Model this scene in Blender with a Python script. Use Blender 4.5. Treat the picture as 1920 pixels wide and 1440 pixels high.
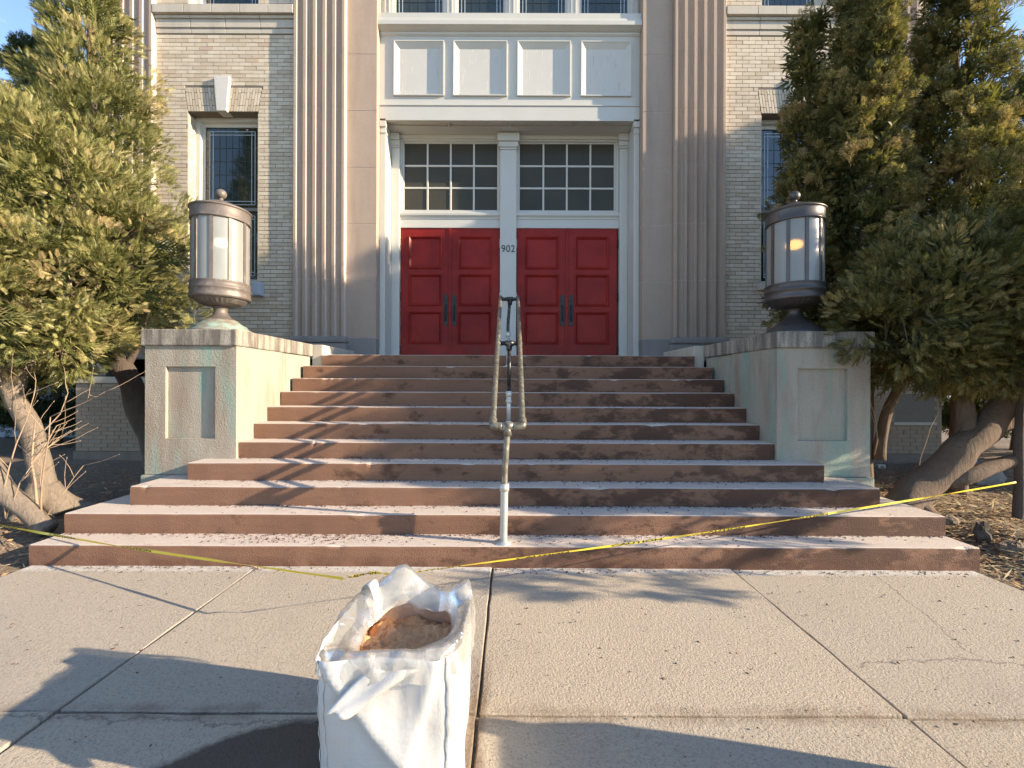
import bpy, math, random
import numpy as np
from mathutils import Vector, Matrix, noise as mnoise
for o in list(bpy.data.objects): bpy.data.objects.remove(o)
SC = bpy.context.scene
COL = SC.collection
random.seed(7); RNG = np.random.default_rng(7)
R = math.radians

# ------------------------------------------------------------------ camera, sky, sun, exposure
F = 840.0; H = 1.42                       # focal length in photo pixels, eye height
cam_d = bpy.data.cameras.new('camera'); cam = bpy.data.objects.new('camera', cam_d); COL.objects.link(cam)
cam_d.sensor_width = 36; cam_d.lens = 36*F/1920; cam_d.clip_start = 0.05; cam_d.clip_end = 600
cam.matrix_world = Matrix.Translation((0, 0, H)) @ Matrix.Rotation(R(90), 4, 'X') @ Matrix.Rotation(R(0.2), 4, 'Z')
SC.camera = cam
SUN_AZ, SUN_EL = 102.0, 18.0              # azimuth from +Y towards +X
sd = Vector((math.sin(R(SUN_AZ))*math.cos(R(SUN_EL)), math.cos(R(SUN_AZ))*math.cos(R(SUN_EL)), math.sin(R(SUN_EL))))
sun_d = bpy.data.lights.new('sun', 'SUN'); sun_d.energy = 5.0; sun_d.angle = R(0.53); sun_d.color = (1.0, 0.81, 0.58)
sun = bpy.data.objects.new('sun', sun_d); COL.objects.link(sun)
sun.matrix_world = Matrix.Translation((8, -2, 12)) @ sd.to_track_quat('Z', 'Y').to_matrix().to_4x4()
W = bpy.data.worlds.new('World'); SC.world = W; W.use_nodes = True
wn = W.node_tree.nodes; wl = W.node_tree.links
sky = wn.new('ShaderNodeTexSky'); sky.sky_type = 'NISHITA'; sky.sun_disc = False
sky.sun_elevation = R(SUN_EL); sky.sun_rotation = R(SUN_AZ); sky.altitude = 1600; sky.dust_density = 0.15; sky.ozone_density = 2.6
bg = wn['Background']; bg.inputs['Strength'].default_value = 0.145
tc = wn.new('ShaderNodeTexCoord'); mp = wn.new('ShaderNodeMapping'); mp.inputs['Scale'].default_value = (3, 1.6, 6); mp.inputs['Rotation'].default_value = (0.3, 0.5, 0.2)
cn = wn.new('ShaderNodeTexNoise'); cn.inputs['Scale'].default_value = 1.3; cn.inputs['Detail'].default_value = 8; cn.inputs['Roughness'].default_value = 0.62
cr = wn.new('ShaderNodeValToRGB'); cr.color_ramp.elements[0].position = 0.58; cr.color_ramp.elements[1].position = 0.86
cr.color_ramp.elements[1].color = (0.55, 0.55, 0.55, 1)
cm = wn.new('ShaderNodeMixRGB'); cm.inputs[2].default_value = (5.2, 5.6, 6.2, 1)
wl.new(tc.outputs['Generated'], mp.inputs['Vector']); wl.new(mp.outputs[0], cn.inputs['Vector']); wl.new(cn.outputs['Fac'], cr.inputs[0])
wl.new(cr.outputs[0], cm.inputs[0]); hs = wn.new('ShaderNodeHueSaturation'); hs.inputs['Saturation'].default_value = 0.93; wl.new(sky.outputs[0], hs.inputs['Color']); wl.new(hs.outputs[0], cm.inputs[1]); wl.new(cm.outputs[0], bg.inputs['Color'])
SC.view_settings.view_transform = 'Standard'; SC.view_settings.look = 'None'; SC.view_settings.gamma = 1.0
SC.view_settings.exposure = 1.45
SC.render.engine = 'CYCLES'
SC.cycles.max_bounces = 6; SC.cycles.diffuse_bounces = 3; SC.cycles.glossy_bounces = 3; SC.cycles.transparent_max_bounces = 8; SC.cycles.transmission_bounces = 4
SC.cycles.sample_clamp_indirect = 4.0
SC.render.resolution_x = 1024; SC.render.resolution_y = 768

def at(px, py, Y):
    "a place in the street that the photograph shows at this pixel, at depth Y"
    return Vector(((px-960)*Y/F, Y, H-(py-720)*Y/F))

# ------------------------------------------------------------------ material helpers
class NT:
    def __init__(s, name):
        s.m = bpy.data.materials.new(name); s.m.use_nodes = True; s.t = s.m.node_tree
        s.b = s.t.nodes['Principled BSDF']; s.out = s.t.nodes['Material Output']
    def n(s, kind, **kw):
        nd = s.t.nodes.new('ShaderNode'+kind)
        for k, v in kw.items():
            if k.startswith('_'): setattr(nd, k[1:], v)
            else:
                key = k.replace('__', ' ')
                if key.isdigit(): key = int(key)
                s.set(nd.inputs[key], v)
        return nd
    def set(s, inp, v):
        if hasattr(v, 'links') or hasattr(v, 'is_output'): s.t.links.new(v, inp)
        else:
            if isinstance(v, (tuple, list)) and len(v) == 3 and inp.type == 'RGBA': v = (*v, 1)
            inp.default_value = v
    def pos(s, scale=(1, 1, 1)):
        g = s.n('NewGeometry'); m = s.n('Mapping'); s.set(m.inputs['Scale'], scale); s.set(m.inputs['Vector'], g.outputs['Position']); return m.outputs[0]
    def noise(s, scale, detail=4, rough=0.55, stretch=(1, 1, 1), dist=0.0):
        nd = s.n('TexNoise', Scale=scale, Detail=detail, Roughness=rough, Distortion=dist); s.set(nd.inputs['Vector'], s.pos(stretch)); return nd.outputs['Fac']
    def ramp(s, fac, stops, interp='LINEAR'):
        nd = s.n('ValToRGB'); cr = nd.color_ramp; cr.interpolation = interp
        while len(cr.elements) < len(stops): cr.elements.new(0.5)
        for e, (p, c) in zip(cr.elements, stops):
            e.position = p; e.color = (c, c, c, 1) if not isinstance(c, tuple) else (*c[:3], 1)
        s.set(nd.inputs[0], fac); return nd.outputs[0]
    def mix(s, fac, a, b, blend='MIX'):
        nd = s.n('MixRGB', _blend_type=blend); s.set(nd.inputs[0], fac); s.set(nd.inputs[1], a); s.set(nd.inputs[2], b); return nd.outputs[0]
    def math(s, op, a, b=0.0, c=0.0, clamp=False):
        nd = s.n('Math', _operation=op, _use_clamp=clamp); s.set(nd.inputs[0], a); s.set(nd.inputs[1], b); s.set(nd.inputs[2], c); return nd.outputs[0]
    def bump(s, h, strength=0.3, dist=0.01):
        nd = s.n('Bump', Strength=strength, Distance=dist); s.set(nd.inputs['Height'], h); s.t.links.new(nd.outputs[0], s.b.inputs['Normal']); return nd.outputs[0]
    def xyz(s):
        g = s.n('NewGeometry'); x = s.n('SeparateXYZ'); s.set(x.inputs[0], g.outputs['Position']); return x.outputs
    def nrm(s):
        g = s.n('NewGeometry'); x = s.n('SeparateXYZ'); s.set(x.inputs[0], g.outputs['Normal']); return x.outputs
    def isl(s):
        g = s.n('NewGeometry'); o = s.n('ObjectInfo'); return s.math('FRACT', s.math('ADD', g.outputs['Random Per Island'], o.outputs['Random']))
    def fin(s, col, rough=0.8, **kw):
        s.set(s.b.inputs['Base Color'], col); s.set(s.b.inputs['Roughness'], rough)
        for k, v in kw.items(): s.set(s.b.inputs[k.replace('__', ' ')], v)
        return s.m

MT = {}
def make_materials():
    t = NT('buff_brick'); r = t.isl()
    c = t.ramp(r, [(0.0, (0.44, 0.365, 0.265)), (0.35, (0.51, 0.44, 0.335)), (0.7, (0.55, 0.48, 0.375)), (0.92, (0.59, 0.52, 0.41)), (1.0, (0.45, 0.345, 0.25))])
    n1 = t.noise(7, 6, 0.6); n2 = t.noise(160, 3); n3 = t.noise(1.1, 4)
    c = t.mix(t.ramp(n1, [(0.4, 0.0), (0.75, 0.35)]), c, (0.34, 0.28, 0.21)); c = t.mix(t.ramp(n3, [(0.48, 0.0), (0.72, 0.3)]), c, (0.38, 0.335, 0.275))
    x = t.xyz(); lo = t.ramp(t.math('ADD', t.math('MULTIPLY', x[2], 0.5), t.math('MULTIPLY', n1, 0.25)), [(0.70, 0.8), (1.0, 0.0)]); c = t.mix(lo, c, (0.235, 0.165, 0.11))  # low bricks tinted brown, standing in for warm bounce light and deep shade
    t.bump(t.math('ADD', t.math('MULTIPLY', n2, 0.5), n1), 0.35, 0.006); MT['brick'] = t.fin(c, 0.85)
    t = NT('dark_mortar'); c = t.mix(t.noise(30, 4), (0.14, 0.12, 0.095), (0.21, 0.185, 0.15)); MT['mortar'] = t.fin(c, 0.95)
    def stone(name, a, b, dark, rough=0.85, sp=90, bs=0.25):
        t = NT(name); n = t.noise(3, 7, 0.6); f = t.noise(sp, 3, 0.6); s = t.noise(1.5, 5, 0.6, (3, 3, 0.4))
        c = t.mix(n, a, b); c = t.mix(t.ramp(s, [(0.5, 0.0), (0.78, 0.6)]), c, dark); c = t.mix(t.ramp(f, [(0.35, 0.35), (0.5, 0.0)]), c, dark)
        t.bump(t.math('ADD', f, n), bs, 0.008); MT[name] = t.fin(c, rough)
    stone('brown_stone', (0.345, 0.262, 0.200), (0.405, 0.318, 0.248), (0.25, 0.185, 0.145))
    stone('grey_stone', (0.20, 0.185, 0.17), (0.27, 0.25, 0.23), (0.13, 0.12, 0.11))
    stone('belt_stone', (0.42, 0.375, 0.305), (0.50, 0.455, 0.38), (0.29, 0.26, 0.215), sp=140)
    stone('pale_key', (0.50, 0.49, 0.46), (0.60, 0.58, 0.54), (0.34, 0.33, 0.31))
    stone('light_mortar', (0.50, 0.42, 0.36), (0.58, 0.50, 0.43), (0.40, 0.33, 0.28))
    stone('foundation', (0.16, 0.125, 0.10), (0.22, 0.175, 0.14), (0.10, 0.08, 0.065))
    # render on the cheek-wall piers, with copper-green runs under the lanterns
    t = NT('pier_render'); x = t.xyz(); n = t.noise(2.2, 6, 0.6); f = t.noise(75, 3, 0.6); st = t.noise(2.6, 5, 0.6, (2.2, 2.2, 0.35)); st2 = t.noise(1.7, 4, 0.6, (2.5, 2.5, 0.5))
    c = t.mix(n, (0.28, 0.255, 0.205), (0.37, 0.335, 0.275)); c = t.mix(t.ramp(st2, [(0.45, 0.0), (0.70, 0.7)]), c, (0.21, 0.14, 0.10))
    c = t.mix(t.ramp(st, [(0.49, 0.0), (0.64, 0.8)]), c, (0.20, 0.305, 0.25)); c = t.mix(t.ramp(f, [(0.33, 0.4), (0.5, 0.0)]), c, (0.22, 0.19, 0.15))
    t.bump(t.math('ADD', f, t.math('MULTIPLY', n, 0.4)), 0.6, 0.012); MT['pier'] = t.fin(c, 0.9)
    t = NT('coping_stone'); n = t.noise(5, 7, 0.65); s = t.noise(9, 5, 0.65, (1, 1, 0.12)); f = t.noise(110, 3)
    c = t.mix(n, (0.30, 0.265, 0.215), (0.40, 0.36, 0.295)); c = t.mix(t.ramp(s, [(0.42, 0.0), (0.58, 0.85)]), c, (0.10, 0.088, 0.076)); c = t.mix(t.ramp(f, [(0.36, 0.6), (0.5, 0.0)]), c, (0.09, 0.08, 0.07))
    t.bump(t.math('ADD', f, n), 0.5, 0.01); MT['coping'] = t.fin(c, 0.9)
    # brown stone steps: dust lies on the treads, damp patches on the risers
    t = NT('step_stone'); N = t.nrm(); x = t.xyz(); n = t.noise(2.0, 7, 0.62, (0.6, 1, 2.2)); f = t.noise(120, 3, 0.6); w = t.noise(3.1, 8, 0.66, (0.7, 1, 1.3), 0.12); w2 = t.noise(8, 7, 0.65, (0.6, 1, 1.2), 0.1)
    c = t.mix(n, (0.135, 0.064, 0.036), (0.26, 0.142, 0.088)); c = t.mix(t.ramp(f, [(0.3, 0.5), (0.48, 0.0)]), c, (0.12, 0.056, 0.034))
    lim = t.math('MULTIPLY_ADD', x[0], 0.030, 0.0); wet = t.ramp(t.math('ADD', w, lim), [(0.525, 0.0), (0.60, 1.0)]); wet2 = t.ramp(t.math('ADD', w2, lim), [(0.60, 0.0), (0.66, 0.9)])
    low = t.ramp(x[2], [(0.02, 1.0), (0.10, 0.0)]); lown = t.math('MULTIPLY', low, t.ramp(t.noise(9, 5), [(0.38, 0.0), (0.58, 1.0)]))
    c = t.mix(t.math('MULTIPLY', t.math('MAXIMUM', wet, wet2), 0.8), c, (0.055, 0.025, 0.014)); c = t.mix(t.math('MULTIPLY', lown, 0.7), c, (0.10, 0.04, 0.022))
    d = t.noise(5, 6, 0.6); dust = t.mix(d, (0.47, 0.395, 0.335), (0.60, 0.53, 0.465)); dp = t.ramp(t.noise(11, 6, 0.68, (0.6, 1.6, 1)), [(0.60, 0.0), (0.68, 0.55)]); dust = t.mix(dp, dust, (0.27, 0.185, 0.14))
    c = t.mix(t.ramp(N[2], [(0.45, 0.0), (0.85, 1.0)]), c, dust); t.bump(t.math('ADD', f, t.math('MULTIPLY', n, 2.0)), 0.55, 0.014); MT['step'] = t.fin(c, 0.88)
    # painted timber
    t = NT('white_paint'); n = t.noise(3, 5); g = t.noise(26, 6, 0.65, (1, 1, 0.1)); ch = t.noise(14, 7, 0.7)
    c = t.mix(n, (0.47, 0.46, 0.41), (0.53, 0.52, 0.475)); c = t.mix(t.ramp(ch, [(0.70, 0.0), (0.73, 0.7)]), c, (0.36, 0.31, 0.25)); t.bump(g, 0.10, 0.004); MT['white'] = t.fin(c, 0.5)
    t = NT('flaking_white_paint'); x = t.xyz(); g = t.noise(20, 8, 0.7, (1.6, 1, 0.22))
    c = t.mix(t.noise(3, 4), (0.48, 0.465, 0.42), (0.535, 0.52, 0.48)); fl = t.ramp(g, [(0.60, 0.0), (0.64, 1.0)]); c = t.mix(t.math('MULTIPLY', fl, 0.45), c, (0.5, 0.46, 0.39)); t.bump(fl, 0.7, 0.006); MT['flake'] = t.fin(c, 0.55)
    t = NT('red_paint'); n = t.noise(1.6, 6, 0.6); s = t.noise(60, 5, 0.7); c = t.mix(t.ramp(n, [(0.35, 0.0), (0.65, 1.0)]), (0.185, 0.014, 0.012), (0.29, 0.024, 0.018)); c = t.mix(t.ramp(s, [(0.72, 0.0), (0.74, 0.6)]), c, (0.55, 0.25, 0.22)); x = t.xyz(); lo = t.math('MULTIPLY', t.ramp(t.math('MULTIPLY', x[2], 0.25), [(0.48, 1.0), (0.60, 0.0)]), t.ramp(t.noise(7, 6, 0.7), [(0.45, 0.0), (0.65, 0.6)])); c = t.mix(lo, c, (0.10, 0.045, 0.035))
    t.bump(t.noise(30, 4, 0.6, (1, 1, 0.12)), 0.06, 0.003); MT['red'] = t.fin(c, 0.38, Specular__IOR__Level=0.14)
    t = NT('black_iron'); MT['iron'] = t.fin(t.mix(t.noise(40, 4), (0.018, 0.018, 0.02), (0.05, 0.048, 0.045)), 0.5, Metallic=0.4)
    t = NT('old_glass'); n = t.noise(2.0, 3); t.bump(n, 0.06, 0.02); MT['glass'] = t.fin(t.mix(t.noise(1.3, 3), (0.040, 0.040, 0.032), (0.075, 0.068, 0.050)), 0.22, IOR=1.25)
    t = NT('leaded_glass'); n = t.noise(1.7, 3); t.bump(t.noise(9, 2), 0.05, 0.01); MT['lglass'] = t.fin(t.mix(n, (0.010, 0.022, 0.020), (0.035, 0.042, 0.032)), 0.06, IOR=1.75)
    t = NT('lead_strip'); MT['lead'] = t.fin((0.42, 0.47, 0.50), 0.5, Metallic=0.3)
    t = NT('dark_lead'); MT['dlead'] = t.fin((0.05, 0.06, 0.06), 0.6, Metallic=0.3)
    t = NT('aged_copper'); x = t.xyz(); n = t.noise(6, 6, 0.65); g = t.noise(9, 6, 0.7); c = t.mix(n, (0.095, 0.08, 0.07), (0.175, 0.148, 0.13)); c = t.mix(t.ramp(g, [(0.52, 0.0), (0.70, 0.7)]), c, (0.29, 0.265, 0.24))
    MT['copper'] = t.fin(c, 0.55, Metallic=0.25)
    t.bump(n, 0.15, 0.004)
    t = NT('green_copper'); n = t.noise(8, 6, 0.65, (1, 1, 2.5)); c = t.mix(t.ramp(n, [(0.38, 0.0), (0.62, 1.0)]), (0.22, 0.17, 0.13), (0.26, 0.38, 0.32)); t.bump(n, 0.2, 0.004); MT['green'] = t.fin(c, 0.6, Metallic=0.2)
    t = NT('dark_bronze'); n = t.noise(6, 6, 0.65); c = t.mix(n, (0.06, 0.052, 0.048), (0.125, 0.108, 0.10)); t.bump(n, 0.15, 0.004); MT['bronze'] = t.fin(c, 0.42, Metallic=0.5)
    t = NT('frosted_glass'); n = t.noise(5, 5, 0.6, (1, 1, 0.5)); MT['frost'] = t.fin(t.mix(n, (0.24, 0.255, 0.24), (0.38, 0.39, 0.365)), 0.30, Transmission__Weight=0.30, IOR=1.5)
    for nm, col, st in (('lit_bulb', (1.0, 0.46, 0.08), 3.5), ('pale_bulb', (1.0, 0.92, 0.82), 1.0)):
        t = NT(nm); MT[nm] = t.fin((0.8, 0.7, 0.5), 0.4, Emission__Color=(*col, 1), Emission__Strength=st)
    t = NT('galvanised_pipe'); n = t.noise(30, 5); MT['galv'] = t.fin(t.mix(n, (0.42, 0.43, 0.40), (0.60, 0.60, 0.56)), 0.42, Metallic=0.55)
    t = NT('worn_pipe'); n = t.noise(24, 6, 0.7, (1, 1, 0.5)); c = t.ramp(n, [(0.30, (0.05, 0.047, 0.04)), (0.45, (0.15, 0.138, 0.105)), (0.60, (0.25, 0.235, 0.19)), (0.70, (0.52, 0.50, 0.45))]); t.bump(n, 0.08, 0.002); MT['worn'] = t.fin(c, 0.4, Metallic=0.45)
    t = NT('black_pipe'); n = t.noise(30, 5, 0.7); MT['bpipe'] = t.fin(t.ramp(n, [(0.5, (0.02, 0.02, 0.022)), (0.68, (0.16, 0.15, 0.12))]), 0.35, Metallic=0.4)
    t = NT('plastic_box'); MT['pbox'] = t.fin(t.mix(t.noise(9, 3), (0.34, 0.38, 0.44), (0.42, 0.46, 0.52)), 0.5)
    # ground
    t = NT('pavement_concrete'); x = t.xyz(); n = t.noise(1.1, 6, 0.6); f = t.noise(95, 4, 0.7); p = t.noise(38, 4, 0.6); r = t.isl()
    c = t.mix(n, (0.40, 0.335, 0.255), (0.50, 0.43, 0.335)); c = t.mix(t.math('MULTIPLY', r, 0.6), c, (0.36, 0.325, 0.275)); c = t.mix(t.ramp(f, [(0.30, 0.75), (0.47, 0.0)]), c, (0.16, 0.135, 0.11)); c = t.mix(t.ramp(f, [(0.58, 0.0), (0.72, 0.5)]), c, (0.55, 0.50, 0.44))
    spk = t.ramp(t.noise(22, 5, 0.75), [(0.285, 0.8), (0.31, 0.0)]); c = t.mix(spk, c, (0.10, 0.08, 0.065))
    wob = t.math('MULTIPLY', t.math('SUBTRACT', t.noise(2.6, 6, 0.65), 0.5), 0.30)
    jd = t.math('ABSOLUTE', t.math('ADD', t.math('SUBTRACT', x[1], 1.925), t.math('MULTIPLY', wob, 0.25)))
    dirt = t.ramp(t.math('ADD', jd, t.math('MULTIPLY', wob, 0.5)), [(0.02, 0.9), (0.07, 0.0)])
    jx = t.math('ABSOLUTE', t.math('ADD', x[0], 0.145)); dx = t.ramp(t.math('ADD', jx, t.math('MULTIPLY', wob, 0.3)), [(0.02, 0.75), (0.05, 0.0)])
    near = t.ramp(t.math('MULTIPLY', x[1], 0.25), [(0.50, 1.0), (0.60, 0.0)])
    dirt = t.math('MULTIPLY', dirt, t.ramp(t.noise(1.7, 5, 0.6, (1.6, 0.3, 1)), [(0.42, 0.0), (0.62, 0.75)])); c = t.mix(t.math('MAXIMUM', dirt, t.math('MULTIPLY', dx, near)), c, (0.155, 0.10, 0.062))
    # dark damp soil spilled left of the bag
    sx = t.math('DIVIDE', t.math('ADD', x[0], 0.74), 0.62); sy = t.math('DIVIDE', t.math('SUBTRACT', x[1], 1.52), 0.40)
    rr = t.math('SQRT', t.math('ADD', t.math('MULTIPLY', sx, sx), t.math('MULTIPLY', sy, sy))); sp = t.ramp(t.math('ADD', rr, t.math('MULTIPLY', wob, 1.5)), [(0.88, 0.92), (0.96, 0.0)])
    c = t.mix(sp, c, (0.065, 0.045, 0.03))
    ws = t.ramp(t.math('MULTIPLY', t.math('ADD', x[1], t.math('MULTIPLY', wob, 0.15)), 0.25), [(0.836, 0.0), (0.846, 0.75)]); c = t.mix(t.math('MULTIPLY', ws, t.ramp(t.noise(14, 5, 0.7), [(0.35, 0.2), (0.6, 1.0)])), c, (0.60, 0.60, 0.58))
    def crack(along, across, pos, slope, lo, hi, wv):
        q = t.math('ABSOLUTE', t.math('ADD', t.math('SUBTRACT', across, pos), t.math('ADD', t.math('MULTIPLY', t.math('SUBTRACT', along, lo), slope), t.math('MULTIPLY', t.math('SUBTRACT', t.noise(wv, 8, 0.7), 0.5), 0.22))))
        on = t.math('MULTIPLY', t.math('GREATER_THAN', along, lo), t.math('LESS_THAN', along, hi)); return t.math('MULTIPLY', t.ramp(q, [(0.002, 1.0), (0.007, 0.0)]), on)
    ck = t.math('MAXIMUM', crack(x[1], x[0], 2.45, -0.28, 2.35, 3.35, 4.0), crack(x[0], x[1], 2.36, 0.22, 2.35, 3.5, 3.0)); ck = t.math('MAXIMUM', ck, crack(x[0], x[1], 2.28, -0.1, 1.75, 2.5, 3.7)); ck = t.math('MAXIMUM', ck, crack(x[0], x[1], 1.92, 0.02, -3.6, -0.7, 5.0))
    c = t.mix(t.math('MULTIPLY', ck, 0.75), c, (0.13, 0.11, 0.09)); stn = t.noise(0.8, 7, 0.65); c = t.mix(t.ramp(stn, [(0.5, 0.0), (0.72, 0.4)]), c, (0.27, 0.24, 0.205))
    t.bump(t.math('ADD', t.math('MULTIPLY', f, 1.0), t.math('MULTIPLY', p, 0.6)), 0.85, 0.014); MT['concrete'] = t.fin(c, 0.92)
    t = NT('soil'); n = t.noise(2.5, 7, 0.65); f = t.noise(40, 5, 0.7); c = t.mix(n, (0.10, 0.068, 0.045), (0.20, 0.15, 0.105)); c = t.mix(t.ramp(f, [(0.42, 0.0), (0.65, 0.75)]), c, (0.33, 0.26, 0.185)); t.bump(t.math('ADD', f, n), 0.9, 0.03); MT['soil'] = t.fin(c, 0.95)
    t = NT('asphalt'); n = t.noise(60, 4); MT['asphalt'] = t.fin(t.mix(n, (0.05, 0.05, 0.05), (0.085, 0.083, 0.08)), 0.9)
    t = NT('rubble_soil'); n = t.noise(9, 7, 0.7); f = t.noise(60, 4); c = t.mix(n, (0.50, 0.24, 0.10), (0.78, 0.45, 0.23)); c = t.mix(t.ramp(t.noise(5, 4), [(0.60, 0.0), (0.64, 0.85)]), c, (0.03, 0.025, 0.02)); t.bump(t.math('ADD', n, f), 0.8, 0.02); MT['rubble'] = t.fin(c, 0.95)
    for nm, a, b in (('litter', (0.22, 0.11, 0.045), (0.50, 0.31, 0.15)), ('straw', (0.40, 0.32, 0.18), (0.58, 0.48, 0.29)), ('crumb', (0.05, 0.028, 0.02), (0.17, 0.085, 0.055))):
        t = NT(nm); MT[nm] = t.fin(t.mix(t.isl(), a, b), 0.9)
    # bark and foliage
    for nm, a, b in (('bark', (0.075, 0.05, 0.035), (0.22, 0.155, 0.11)), ('pale_bark', (0.10, 0.078, 0.06), (0.30, 0.245, 0.19)), ('dark_bark', (0.05, 0.038, 0.03), (0.13, 0.10, 0.08))):
        t = NT(nm); n = t.noise(34, 7, 0.72, (1, 1, 0.14), 0.4); m = t.noise(4, 5); c = t.mix(n, a, b); c = t.mix(t.ramp(m, [(0.5, 0.0), (0.7, 0.4)]), c, a); t.bump(n, 0.9, 0.03); MT[nm] = t.fin(c, 0.92)
    t = NT('twig'); MT['twig'] = t.fin(t.mix(t.noise(20, 4), (0.20, 0.135, 0.09), (0.36, 0.27, 0.19)), 0.8)
    def leaf(nm, stops):
        t = NT(nm); a = t.n('Attribute', _attribute_name='tint'); c = t.ramp(a.outputs['Fac'], stops)
        d = t.n('BsdfDiffuse'); t.set(d.inputs[0], c); tr = t.n('BsdfTranslucent'); t.set(tr.inputs[0], t.mix(0.35, c, (0.30, 0.30, 0.04))); g = t.n('BsdfGlossy', Roughness=0.42); t.set(g.inputs[0], (0.9, 0.9, 0.85))
        m1 = t.n('MixShader'); m1.inputs[0].default_value = 0.34; t.t.links.new(d.outputs[0], m1.inputs[1]); t.t.links.new(tr.outputs[0], m1.inputs[2])
        m2 = t.n('MixShader'); m2.inputs[0].default_value = 0.02; t.t.links.new(m1.outputs[0], m2.inputs[1]); t.t.links.new(g.outputs[0], m2.inputs[2]); t.t.links.new(m2.outputs[0], t.out.inputs[0]); MT[nm] = t.m
    leaf('juniper_leaf', [(0.0, (0.07, 0.085, 0.028)), (0.3, (0.205, 0.21, 0.07)), (0.6, (0.35, 0.33, 0.125)), (0.85, (0.50, 0.435, 0.21)), (1.0, (0.36, 0.25, 0.14))])
    leaf('arbor_leaf', [(0.0, (0.05, 0.055, 0.02)), (0.4, (0.14, 0.13, 0.042)), (0.7, (0.30, 0.24, 0.08)), (0.92, (0.46, 0.35, 0.14)), (1.0, (0.38, 0.25, 0.12))])
    leaf('dark_leaf', [(0.0, (0.022, 0.042, 0.022)), (0.6, (0.042, 0.065, 0.03)), (1.0, (0.075, 0.085, 0.035))])
    # bag, liner, tape
    t = NT('woven_plastic'); wv = t.n('TexWave', _wave_type='BANDS', _bands_direction='Z', Scale=95.0, Distortion=1.2); t.set(wv.inputs['Vector'], t.pos()); wx = t.n('TexWave', _wave_type='BANDS', _bands_direction='X', Scale=95.0, Distortion=1.0); t.set(wx.inputs['Vector'], t.pos())
    n = t.noise(5, 5); cr = t.noise(7, 6, 0.6, (1, 1, 0.6), 0.8); c = t.mix(n, (0.48, 0.48, 0.465), (0.56, 0.56, 0.545)); sm = t.noise(2.5, 5, 0.65); c = t.mix(t.ramp(sm, [(0.5, 0.0), (0.75, 0.5)]), c, (0.47, 0.38, 0.30))
    t.bump(t.math('ADD', t.math('MULTIPLY', t.math('ADD', wv.outputs['Fac'], wx.outputs['Fac']), 0.06), cr), 0.5, 0.02); MT['woven'] = t.fin(c, 0.55)
    t = NT('clear_liner'); n = t.noise(10, 6, 0.6, (1, 1, 1), 1.0); bp = t.n('Bump', Strength=0.6, Distance=0.02); t.set(bp.inputs['Height'], n)
    d = t.n('BsdfTranslucent'); t.set(d.inputs[0], (0.86, 0.85, 0.81)); df = t.n('BsdfDiffuse'); t.set(df.inputs[0], t.mix(t.ramp(t.noise(6, 5), [(0.5, 0.0), (0.75, 0.5)]), (0.80, 0.79, 0.74), (0.60, 0.48, 0.36))); g = t.n('BsdfGlossy', Roughness=0.16); tp = t.n('BsdfTransparent'); t.set(tp.inputs[0], (0.97, 0.97, 0.95))
    for q in (d, df, g): t.t.links.new(bp.outputs[0], q.inputs['Normal'])
    def mx(f, a, b):
        m = t.n('MixShader'); t.set(m.inputs[0], f); t.t.links.new(a.outputs[0], m.inputs[1]); t.t.links.new(b.outputs[0], m.inputs[2]); return m
    lw = t.n('LayerWeight', Blend=0.35); m = mx(0.58, mx(0.6, d, df), tp); m = mx(t.math('MULTIPLY_ADD', lw.outputs['Fresnel'], 0.5, 0.05), m, g); t.t.links.new(m.outputs[0], t.out.inputs[0]); MT['liner'] = t.m
    t = NT('stained_liner'); x = t.xyz(); n = t.noise(9, 6, 0.65); hh = t.math('MULTIPLY_ADD', x[2], -5.0, 2.55); c = t.mix(t.ramp(t.math('ADD', n, hh), [(0.62, 0.0), (0.92, 1.0)]), (0.78, 0.71, 0.62), (0.60, 0.40, 0.26)); t.bump(n, 0.4, 0.02); MT['sliner'] = t.fin(c, 0.55)
    t = NT('yellow_tape'); MT['tape'] = t.fin(t.mix(t.noise(20, 3), (0.74, 0.56, 0.03), (0.80, 0.64, 0.08)), 0.38)
    t = NT('black_print'); MT['print'] = t.fin((0.02, 0.02, 0.02), 0.5)
    t = NT('grey_siding'); MT['siding'] = t.fin(t.mix(t.noise(2, 4), (0.20, 0.23, 0.27), (0.27, 0.30, 0.34)), 0.8)
    t = NT('roof_shingle'); MT['roof'] = t.fin(t.mix(t.noise(9, 4), (0.06, 0.055, 0.05), (0.11, 0.10, 0.09)), 0.9)
    t = NT('car_paint'); MT['car'] = t.fin(t.mix(t.noise(3, 2), (0.62, 0.64, 0.67), (0.70, 0.71, 0.73)), 0.25, Metallic=0.3)
    t = NT('rubber'); MT['rubber'] = t.fin(t.mix(t.noise(30, 2), (0.02, 0.02, 0.02), (0.035, 0.035, 0.035)), 0.8)
    t = NT('pale_rock'); n = t.noise(6, 6, 0.65); t.bump(n, 0.6, 0.03); MT['rock'] = t.fin(t.mix(n, (0.34, 0.32, 0.29), (0.50, 0.48, 0.44)), 0.9)
make_materials()

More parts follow.
